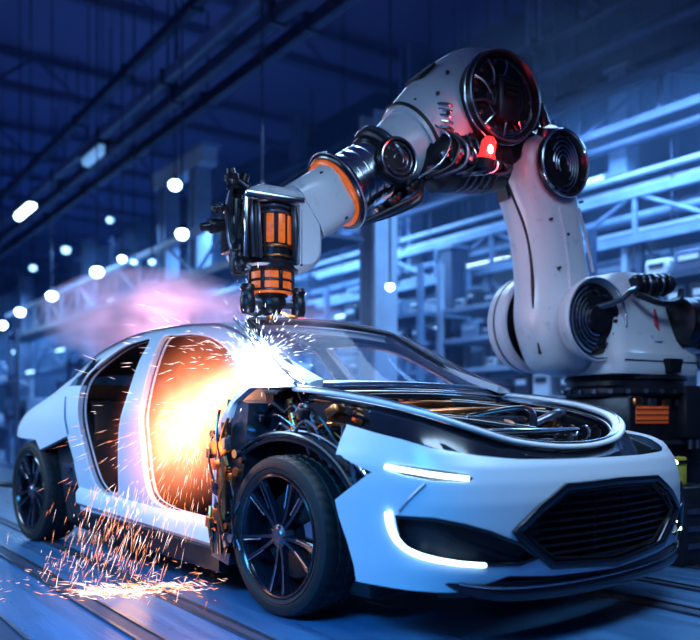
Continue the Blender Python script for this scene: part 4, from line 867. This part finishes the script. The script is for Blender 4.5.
for i, (z, r, m) in enumerate(PIPES):
    run('service_pipe', 'blurred blue service pipe on the bridge behind the robot', 'pipe', .5, 26, 8.9-.12*(i % 3), z, r, M[m], group='service pipes behind the robot')
for i, (z, n, m) in enumerate(((4.75, 9.5, 'navy_steel'), (3.6, 9.6, 'navy_steel'), (2.95, 9.4, 'blue_steel'), (2.05, 9.3, 'pale_steel'), (5.9, 9.8, 'navy_steel'))):
    run('cable_tray', 'blurred square cable tray running behind the service pipes', 'cable tray', 0.5, 28, n, z, .11, M[m], True, 'cable trays on the back wall')
for i, (z, n, m) in enumerate(((5.7, 4.9, 'navy_steel'), (5.95, 4.75, 'blue_steel'), (5.75, 5.4, 'navy_steel'), (7.2, 5.2, 'navy_steel'))):  # navy rails paint in the dimness of the upper hall
    run('crane_rail', ('long crane rail slanting across the dark upper left', 'paler upper flange rail beside the slanting crane rail', 'dark crane rail just behind the slanting pair', 'highest dark roof rail above the robot')[i], 'rail', 4, 55, n, z, .09, M[m], True)
for i in range(9):
    t = inroot('roof_truss', 'dark roof truss lost in the gloom under the ceiling', 'truss', 5+5*i, 8, 8.6, 'roof trusses under the ceiling')
    mb = MB(); mb.box((0, 0, 0), (.18, 18, .22)); mb.build('chord', M['roof_steel'], t)
    mb = MB(); mb.box((0, 0, .75), (.14, 18, .14)); mb.build('chord', M['roof_steel'], t)
    for k in range(8):
        mb = MB(); mb.cyl((0, -8+2*k, 0), (0, -7+2*k if k % 2 else -8.9+2*k, .75), .04, n=6); mb.build('brace', M['roof_steel'], t)
# storage racks with bins
def rack(h, n, L, levels, label, group, m, seed):
    q = random.Random(seed)
    t = inroot('storage_rack', label, 'rack', h, n, 0, group); D = .9; levels = int(levels*1.5); SP = .42; top = levels*SP+.5
    for x in (0, L):
        for y in (0, -D):
            mb = MB(); mb.box((x, y, top/2), (.08, .08, top)); mb.build('upright', m, t)
    for k in range(levels):
        mb = MB(); mb.box((L/2, -D/2, .25+SP*k), (L, D, .06)); mb.build('shelf', m, t)
    mb = MB(); mb.cyl((0, -D, .2), (L, -D, top), .02, n=6); mb.build('cross_brace', m, t)
    for k in range(levels):
        x = .1
        while x < L-.3:
            w_ = q.uniform(.13, .42); hh = q.uniform(.1, .34)
            if q.random() < .8:
                b = inroot('storage_bin', 'blurred blue bin standing on a rack shelf at the back of the hall', 'bin', h, n, 0, 'bins on the storage racks')
                b.location = hall(h+x+w_/2, n+.12+.2, .28+SP*k)
                mm = M[q.choice(('bin', 'bin_dark', 'bin_dark', 'bin_pale', 'bin_black', 'bin_pale'))]
                mb = MB(); mb.box((0, 0, hh/2), (w_, .5, hh), bev=.02, seg=1); mb.build('bin_body', mm, b)
                mb = MB(); mb.box((0, .255, hh*.62), (w_*.6, .02, hh*.22)); mb.build('label_plate', M['bin_pale' if mm.name != 'pale_bins' else 'bin_black'], b)
            x += w_+q.uniform(.03, .2)
for i, (h, n, L, lv) in enumerate(((1.6, 7.6, 2.0, 4), (3.8, 7.6, 2.2, 4), (6.2, 7.6, 2.4, 4), (8.8, 7.4, 2.4, 4), (11.4, 7.3, 2.4, 3), (14.2, 7.2, 2.6, 2), (17.2, 7.2, 2.6, 3), (21, 7.2, 2.8, 2))):
    rack(h, n, L, lv, 'blurred blue storage rack full of bins along the back of the hall', 'storage racks along the hall', M[('blue_steel', 'navy_steel', 'pale_steel')[i % 3]], 100+i)
# machines: cabinets and small handling robots in the gloom down the line
def cabinet(h, n, sx, sy, sz, m, label, group):
    t = inroot('machine_cabinet', label, 'machine', h, n, 0, group)
    mb = MB(); mb.box((0, 0, sz/2), (sx, sy, sz), bev=.02, seg=1); mb.build('housing', m, t)
    mb = MB(); mb.box((0, sy/2+.01, sz*.72), (sx*.6, .03, sz*.25)); mb.build('control_panel', M['navy_steel'], t)
    mb = MB(); mb.box((-sx*.2, sy/2+.012, sz*.3), (sx*.45, .03, sz*.4)); d = mb.build('door', M['blue_steel'], t)
    mb = MB(); mb.box((-sx*.02, sy/2+.04, sz*.3), (.03, .03, .2)); mb.build('handle', M['chrome'], d)
    mb = MB(); mb.cyl((sx*.3, 0, sz), (sx*.3, 0, sz+.5), .06, n=10); mb.build('stack_pipe', M['pale_steel'], t)
for i in range(14):
    h = 9.6+i*2.2; n = br.uniform(4.9, 5.2)
    if min(abs(h-q) for q in (24, 31, 38)) < 1.2: continue
    cabinet(h, n, br.uniform(.6, 1.2), br.uniform(.5, .8), br.uniform(.8, 1.7), M[br.choice(('blue_steel', 'bin', 'navy_steel', 'pale_steel'))], 'blurred machine cabinet standing in the line behind the car', 'machine cabinets down the line')
def small_robot(h, n, a, label, group):
    t = inroot('handling_robot', label, 'robot', h, n, 0, group); t.rotation_euler = (0, 0, HROT+a)
    mb = MB(); mb.lathe([(0, 0), (.3, 0), (.3, .1), (.22, .15), (.22, .6), (0, .6)], Matrix(), 24); mb.build('base', M['navy_steel'], t)
    mb = MB(); mb.ball((0, 0, .75), .26, 20); mb.build('shoulder', M['pale_steel'], t)
    mb = MB(); mb.tube([(0, 0, .75), (-.15, 0, 1.3), (-.1, 0, 1.85)], lambda q: .16-.04*q, 16, 6); mb.ball((-.1, 0, 1.85), .17, 16); mb.build('upper_link', M['pale_steel'], t)
    mb = MB(); mb.tube([(-.1, 0, 1.85), (.4, 0, 1.95), (.95, 0, 1.7)], lambda q: .13-.05*q, 16, 6); mb.build('forearm', M['pale_steel'], t)
    mb = MB(); mb.cyl((.95, 0, 1.72), (1.0, 0, 1.35), .06, n=14); mb.build('gripper', M['dark'], t)
for i, (h, n, a) in enumerate(((24, 4.9, -1.6), (31, 4.6, -1.0), (38, 4.7, -1.4))):
    small_robot(h, n, a, 'far blurred handling robot working down the line at left', 'handling robots down the line')
for i in range(26):
    h = 10+i*1.25+br.uniform(-.3, .3); n = br.uniform(3.4, 4.1) if h > 15 else br.uniform(4.0, 4.2); z1 = br.uniform(1.2, 2.9)
    t = inroot('post_frame', 'blurred steel post frame standing in the line behind the car', 'frame', h, n, 0, 'post frames down the line')
    w_ = br.uniform(.4, 1.0); m = M[br.choice(('pale_steel', 'blue_steel', 'bin', 'navy_steel'))]
    for sx in (-w_/2, w_/2):
        mb = MB(); mb.box((sx, 0, z1/2), (.07, .07, z1)); mb.build('post', m, t)
    for k in range(3):
        mb = MB(); mb.box((0, 0, z1*(.35+.3*k)), (w_, .06, .07)); mb.build('rail', m, t)
    mb = MB(); mb.box((br.uniform(-.1, .1), 0, z1*.55), (w_*.5, .2, .3), bev=.02, seg=1); mb.build('control_box', M[br.choice(('pale_steel', 'bin_dark', 'bin'))], t)
# pendant lamps (measured height and place), each with rod, shade and lens
LAMPS = [  # px, py, depth, radius, label, dim
    (175, 185, 13, .13, 'round lamp highest of the left row, beside the gantry beam', 0), (182, 234, 11, .115, 'bright round lamp left of the welding head above the smoke', 0),
    (262, 191, 9, .095, 'bright lamp just above the welding head', 0), (97, 272, 13.6, .14, 'bright lamp third from the left in the low row', 0),
    (122, 259, 13.2, .085, 'small lamp between two bright ones of the low row', 0), (52, 296, 16, .14, 'second lamp from the left in the low row', 0),
    (20, 312, 18.5, .14, 'lamp near the left edge in the low row', 0), (2, 325, 20, .15, 'leftmost lamp, cut by the picture edge', 0),
    (390, 287, 9, .065, 'small lamp right of the pale column above the windscreen', 0), (134, 262, 13.4, .07, 'faint lamp right of the low row', 1),
    (66, 250, 20, .14, 'faint high lamp over the low row', 1), (110, 220, 18, .10, 'dim lamp below the slanting crane rail', 1), (33, 268, 22, .12, 'dim lamp high at far left', 1), (152, 262, 12.4, .07, 'small lamp on the walkway rail', 1)]
for px, py, d, r, label, dim in LAMPS:
    p = pix(px, py, d); r *= .74; t = thing('pendant_lamp', label, 'lamp', p, 0)
    mb = MB(); mb.lathe([(r*.8, r*.62), (r*.72, r*.9), (r*.5, r*1.2), (r*.3, r*1.5), (0, r*1.5)], Matrix(), 24); sh = mb.build('shade', M['navy_steel'], t)
    mb = MB(); mb.ball((0, 0, 0), r, 20, (1, 1, .9)); mb.build('lens', M['lamp_dim' if dim else 'lamp'], t)
    mb = MB(); mb.cyl((0, 0, r*1.4), (0, 0, 9.5-p.z), .012, n=6); mb.build('rod', M['navy_steel'], t)
for px, py, d, L, r, label, dim in ((487, 265, 13.5, .55, .10, 'bright strip light between the forearm and the lower arm', 0), (25, 211, 15, .5, .09, 'strip light under the slanting crane rail at upper left', 0), (470, 331, 13.8, .5, .05, 'thin strip light low behind the shoulder drum', 1), (560, 395, 13, .4, .05, 'thin strip light behind the bonnet opening', 1), (95, 155, 15, .5, .12, 'faint strip light high in the upper left', 2), (690, 395, 9.6, .3, .06, 'small strip light at the right edge behind the drive motor', 1), (655, 330, 10.5, .4, .05, 'thin strip light above the drive motor', 1)):
    p = pix(px, py, d); t = thing('strip_light', label, 'lamp', p, HROT)
    mb = MB(); mb.box((0, 0, r*.8), (L*2.1, r*2.2, r*.8), bev=.01); mb.build('housing', M['navy_steel'], t)
    mb = MB(); mb.cyl((-L, 0, 0), (L, 0, 0), r*.8, n=16); mb.build('tube', M[('lamp', 'lamp_dim', 'lamp_faint')[dim]], t)
    for s in (-1, 1):
        mb = MB(); mb.cyl((s*L*.8, 0, r), (s*L*.8, 0, 9.5-p.z), .01, n=6); mb.build('hanger', M['navy_steel'], t)
for k, (px, py, d, L) in enumerate(((430, 330, 13.2, .22), (505, 296, 12.6, .3), (462, 300, 13.6, .12), (342, 316, 14.8, .2), (640, 262, 10.6, .25), (600, 178, 11.6, .3), (60, 350, 22, .35), (30, 372, 24, .4), (85, 340, 20, .25), (14, 352, 26, .3), (112, 300, 16, .2), (345, 240, 14.5, .2))):
    p = pix(px, py, d); t = thing('added_highlight', 'small blurred light added as a highlight among the racks and pipes', 'lamp', p, HROT, 'added highlights among the racks')  # invented small lights that add bright highlights to the background
    mb = MB(); mb.box((0, 0, .045), (L*2, .1, .04)); mb.build('housing', M['navy_steel'], t)
    mb = MB(); mb.cyl((-L*.9, 0, 0), (L*.9, 0, 0), .03, n=10); mb.build('tube', M['lamp_dim'], t)
    mb = MB(); mb.cyl((0, 0, .06), (0, 0, 9.5-p.z), .008, n=6); mb.build('hanger', M['navy_steel'], t)
# vertical ducts and the yellow box at the right
for i, (h, n, z0, z1, m) in enumerate(((3.0, 9.0, 3.5, 5.0, 'pale_steel'), (6.6, 9.0, 4.0, 5.4, 'blue_steel'), (4.4, 8.9, 2.4, 3.4, 'pale_steel'), (9.6, 8.8, 2.4, 3.5, 'pale_steel'), (11.9, 8.6, 1.9, 3.2, 'navy_steel'), (7.6, 8.7, .0, 2.3, 'navy_steel'), (9.0, 8.2, 0, 3.4, 'navy_steel'))):
    t = inroot('vertical_duct', 'blurred vertical duct between the service pipes', 'duct', h, n, z0, 'vertical ducts behind the robot')
    mb = MB(); mb.box((0, 0, (z1-z0)/2), (.28, .28, z1-z0), bev=.02, seg=1); mb.build('duct', M[m], t)
    for s in (0.02, z1-z0-.02):
        mb = MB(); mb.box((0, 0, s), (.36, .36, .05)); mb.build('collar', M['blue_steel'], t)
t = thing('electrical_cabinet', 'black electrical cabinet right of the bumper with a yellow box on top', 'cabinet', (1.99, 4.86, 0), R_ROT)
mb = MB(); mb.box((0, 0, .23), (.36, .3, .46), bev=.015); mb.build('housing', M['black'], t)
for k in range(3):
    mb = MB(); mb.box((0, .155, .12+.1*k), (.3, .012, .03)); mb.build('vent', M['steel'], t)
b = thing('yellow_box', 'dull yellow box standing on the black cabinet right of the bumper', 'box', (1.93, 4.84, .46), R_ROT)
mb = MB(); mb.box((0, 0, .085), (.11, .11, .17), bev=.01); mb.build('case', M['yellow'], b)
mb = MB(); mb.box((0, .058, .14), (.08, .01, .02)); mb.build('catch', M['dark'], b)
t = thing('equipment_rack', 'low black equipment rack at the right edge behind the bumper', 'rack', (2.62, 5.1, 0), R_ROT)
mb = MB(); mb.box((0, 0, .30), (.6, .4, .6), bev=.015); mb.build('housing', M['black'], t)
for k in range(4):
    mb = MB(); mb.box((-.05, .205, .1+.13*k), (.48, .02, .07)); mb.build('drawer', M['dark'], t)
ho = MB().tube([pix(-30, 478, 6.3), pix(2, 484, 6.25), pix(18, 485, 6.15)], .022, 10, 6).build('air_hose', M['black'])
ho.parent = car; ho.matrix_parent_inverse = (Matrix.Translation(car.location) @ Matrix.Rotation(car.rotation_euler.z, 4, 'Z')).inverted()

# thin blue haze hanging in the hall beyond the robot
hz = bpy.data.materials.new('hall_haze'); hz.use_nodes = True; hz.node_tree.nodes.clear()
vp = hz.node_tree.nodes.new('ShaderNodeVolumeScatter'); vo = hz.node_tree.nodes.new('ShaderNodeOutputMaterial'); hz.node_tree.links.new(vp.outputs[0], vo.inputs['Volume'])
vp.inputs['Color'].default_value = (.34, .58, 1.0, 1); vp.inputs['Density'].default_value = 0.013; vp.inputs['Anisotropy'].default_value = 0.2
o = MB().box((30, -9.1, 4.6), (80, 7.5, 9.0)).build('haze', hz); o.rotation_euler = (0, 0, HROT); o.location = hall(4.0, 0)
tag(o, 'thin blue haze filling the factory hall', 'haze', kind='stuff')

# ------------------------------------------------------------------ welding flash, fire, smoke, sparks
def volume_mat(name, hot, cool, strength, nscale, detail=4.0, lo=.25, hi=.75, power=2.0, density=0.0, albedo=(1, 1, 1)):
    m = bpy.data.materials.new(name); m.use_nodes = True; nt = m.node_tree; nt.nodes.clear(); L = nt.links.new; N = nt.nodes.new
    out = N('ShaderNodeOutputMaterial'); tc = N('ShaderNodeTexCoord')
    ln = N('ShaderNodeVectorMath'); ln.operation = 'LENGTH'; L(tc.outputs['Object'], ln.inputs[0])
    fall = N('ShaderNodeMapRange'); fall.inputs[1].default_value = 1.0; fall.inputs[2].default_value = 0.0; fall.clamp = True; L(ln.outputs['Value'], fall.inputs[0])
    pw = N('ShaderNodeMath'); pw.operation = 'POWER'; L(fall.outputs[0], pw.inputs[0]); pw.inputs[1].default_value = power
    nz = N('ShaderNodeTexNoise'); nz.inputs['Scale'].default_value = nscale; nz.inputs['Detail'].default_value = detail; nz.inputs['Distortion'].default_value = .6; L(tc.outputs['Object'], nz.inputs['Vector'])
    mr = N('ShaderNodeMapRange'); mr.inputs[1].default_value = lo; mr.inputs[2].default_value = hi; L(nz.outputs['Fac'], mr.inputs[0])
    mu = N('ShaderNodeMath'); mu.operation = 'MULTIPLY'; L(pw.outputs[0], mu.inputs[0]); L(mr.outputs[0], mu.inputs[1])
    if density:
        sc = N('ShaderNodeVolumePrincipled'); sc.inputs['Color'].default_value = (*albedo, 1); sc.inputs['Anisotropy'].default_value = 0.1
        k = N('ShaderNodeMath'); k.operation = 'MULTIPLY'; L(mu.outputs[0], k.inputs[0]); k.inputs[1].default_value = density
        L(k.outputs[0], sc.inputs['Density']); L(sc.outputs[0], out.inputs['Volume'])
    else:
        em = N('ShaderNodeEmission'); cr_ = N('ShaderNodeMix'); cr_.data_type = 'RGBA'; L(mu.outputs[0], cr_.inputs['Factor']); cr_.inputs['A'].default_value = (*cool, 1); cr_.inputs['B'].default_value = (*hot, 1)
        k = N('ShaderNodeMath'); k.operation = 'MULTIPLY'; L(mu.outputs[0], k.inputs[0]); k.inputs[1].default_value = strength
        L(cr_.outputs['Result'], em.inputs['Color']); L(k.outputs[0], em.inputs['Strength']); L(em.outputs[0], out.inputs['Volume'])
    return m
def puff(name, label, cat, loc, scale, m, rot=(0, 0, 0)):
    o = MB().ball((0, 0, 0), 1.0, 32).build(name, m); o.location = loc; o.scale = scale; o.rotation_euler = rot
    return tag(o, label, cat, kind='stuff')
W0 = pix(262, 362, 3.95)
puff('weld_flash', 'blinding white and blue welding flash at the foot of the windscreen pillar', 'flash', W0, (.25, .18, .17), volume_mat('arc_plasma', (1.0, 1.0, 1.0), (.32, .52, 1.0), 40, 1.6, lo=.0, hi=.6, power=2.6))
puff('weld_fire', 'yellow orange fireball bursting through the front door opening', 'fire', pix(190, 422, 4.10), (.40, .24, .58), volume_mat('fire', (1.0, .82, .45), (1.0, .20, .09), 62, 2.2, lo=.1, hi=.7, power=2.3), (0, .5, 0))
puff('fire_streamer', 'white and yellow tongue of fire between flash and fireball', 'fire', pix(226, 388, 4.0), (.17, .13, .34), volume_mat('fire_tongue', (1.0, .85, .65), (1.0, .40, .2), 34, 2.0, lo=.05, hi=.6, power=2.0), (0, .9, 0))
puff('smoke_cloud', 'pink smoke drifting above the car roof at left', 'smoke', pix(150, 318, 6.0), (.85, .5, .38), volume_mat('smoke', None, None, 0, 2.0, 8, .40, .62, .55, 11.0, (.95, .72, .90)))
puff('weld_smoke', 'violet smoke around the welding head above the roof', 'smoke', pix(262, 322, 4.5), (.50, .3, .22), volume_mat('violet_smoke', None, None, 0, 2.4, 6, .34, .68, 1.0, 6.0, (.85, .70, .95)))
light('weld_arc_light', 'POINT', pix(262, 352, 3.75), 8, (.75, .85, 1.0), .06)
light('fire_light', 'POINT', pix(190, 425, 4.2), 10, (1.0, .45, .16), .12)
light('fire_light_outside', 'POINT', pix(180, 440, 3.8), 3, (1.0, .42, .16), .12)
light('added_smoke_fill', 'POINT', pix(165, 330, 5.5), 40, (1.0, .62, .78), .15)  # added pink fill that brightens the smoke
light('floor_sparks_light', 'POINT', pix(130, 575, 3.9), 1.1, (1.0, .5, .2), .1)
sr = random.Random(5)
def spindle(mb, p, d, L, r, mi):
    d = V(d).normalized(); x = d.orthogonal().normalized(); y = d.cross(x); vs = [mb.bm.verts.new(p+(x*math.cos(a)+y*math.sin(a))*r) for a in (0, 2.094, 4.189)]
    t = mb.bm.verts.new(p+d*L*.65); b = mb.bm.verts.new(p-d*L*.35)
    for i in range(3): mb.face([vs[i], vs[(i+1) % 3], t], mi); mb.face([vs[(i+1) % 3], vs[i], b], mi)
MS = [M['spark_white'], M['spark_orange'], M['spark_blue']]
def CW(x, y, z): return car.location + Matrix.Rotation(car.rotation_euler.z, 3, 'Z') @ V((x, y, z))
mb = MB()
for i in range(430):
    z = .02+.46*sr.random()**1.1; x = sr.gauss(.42, .30); y = -1.0-.42*sr.random()*(1-z)
    x -= .25*(.5-z); p = CW(x, y, z); d = (sr.gauss(-.32, .16), sr.gauss(-.15, .1), -1+sr.gauss(0, .12))
    spindle(mb, p, d, sr.choice((.02, .03, .05, .08, .11)), sr.uniform(.0005, .0015), 0 if sr.random() < .5 else 1)
tag(mb.build('falling_sparks', MS, angle=180, recalc=False), 'shower of sparks falling from the door sill to the floor', 'sparks', kind='stuff')
mb = MB()
for i in range(520):
    c = sr.choice((pix(95, 596, 3.92), pix(125, 595, 3.93), pix(150, 590, 3.98), pix(175, 586, 4.05), pix(110, 592, 3.97)))
    p = c+V((sr.gauss(0, .10), sr.gauss(0, .05), abs(sr.gauss(0, .018)))); p.z = max(.004, p.z-c.z+.006)
    a = sr.gauss(0, .5)+(PI if sr.random() < .6 else 0); d = (math.cos(a), math.sin(a)*.5, abs(sr.gauss(0, .22)))
    spindle(mb, p, d, sr.uniform(.015, .07), sr.uniform(.0008, .0022), 0 if sr.random() < .6 else 1)
for i in range(110):
    p = V((sr.uniform(-1.7, -.6), sr.uniform(3.7, 4.6), 0)); p.z = sr.uniform(.005, .10); a = sr.uniform(2.4, 4.2)
    spindle(mb, p, (math.cos(a), math.sin(a)*.4, sr.gauss(0, .3)), sr.uniform(.01, .05), sr.uniform(.0007, .0018), 1 if sr.random() < .7 else 0)
tag(mb.build('floor_sparks', MS, angle=180, recalc=False), 'bright sparks bouncing on the floor below the door opening', 'sparks', kind='stuff')
mb = MB(); FC = pix(205, 405, 4.05)
for i in range(620):
    a = sr.gauss(math.radians(245), .65); rr = abs(sr.gauss(.0, .34)); dy = sr.gauss(0, .08)
    d = V((math.cos(a), sr.gauss(0, .25), math.sin(a))); p = FC+V((d.x*rr, dy-.05, d.z*rr))
    spindle(mb, p, d, sr.uniform(.02, .09), sr.uniform(.0005, .0014), 0 if sr.random() < .5 else 1)
for i in range(60):
    a = sr.uniform(2.4, 3.6); rr = sr.uniform(.1, .55); d = V((math.cos(a), 0, math.sin(a)*.6)); p = pix(240, 350, 4.0)+V((d.x*rr, sr.gauss(0, .06), d.z*rr+sr.gauss(0, .05)))
    spindle(mb, p, d+V((0, 0, sr.gauss(0, .2))), sr.uniform(.02, .07), sr.uniform(.0007, .0016), 0)
tag(mb.build('fire_sparks', MS, angle=180, recalc=False), 'orange sparks streaking out of the front door opening', 'sparks', kind='stuff')
mb = MB()
for i in range(520):
    a = sr.uniform(0, 2*PI); e = sr.gauss(.2, .6); rr = abs(sr.gauss(0, .16)); d = V((math.cos(a)*math.cos(e), math.sin(a)*math.cos(e), math.sin(e)))
    p = W0+d*rr+V((0, -.04, .03)); spindle(mb, p, d, sr.uniform(.01, .045), sr.uniform(.0005, .0014), 2)
tag(mb.build('arc_sparks', MS, angle=180, recalc=False), 'fine white sparks spraying around the welding flash', 'sparks', kind='stuff')
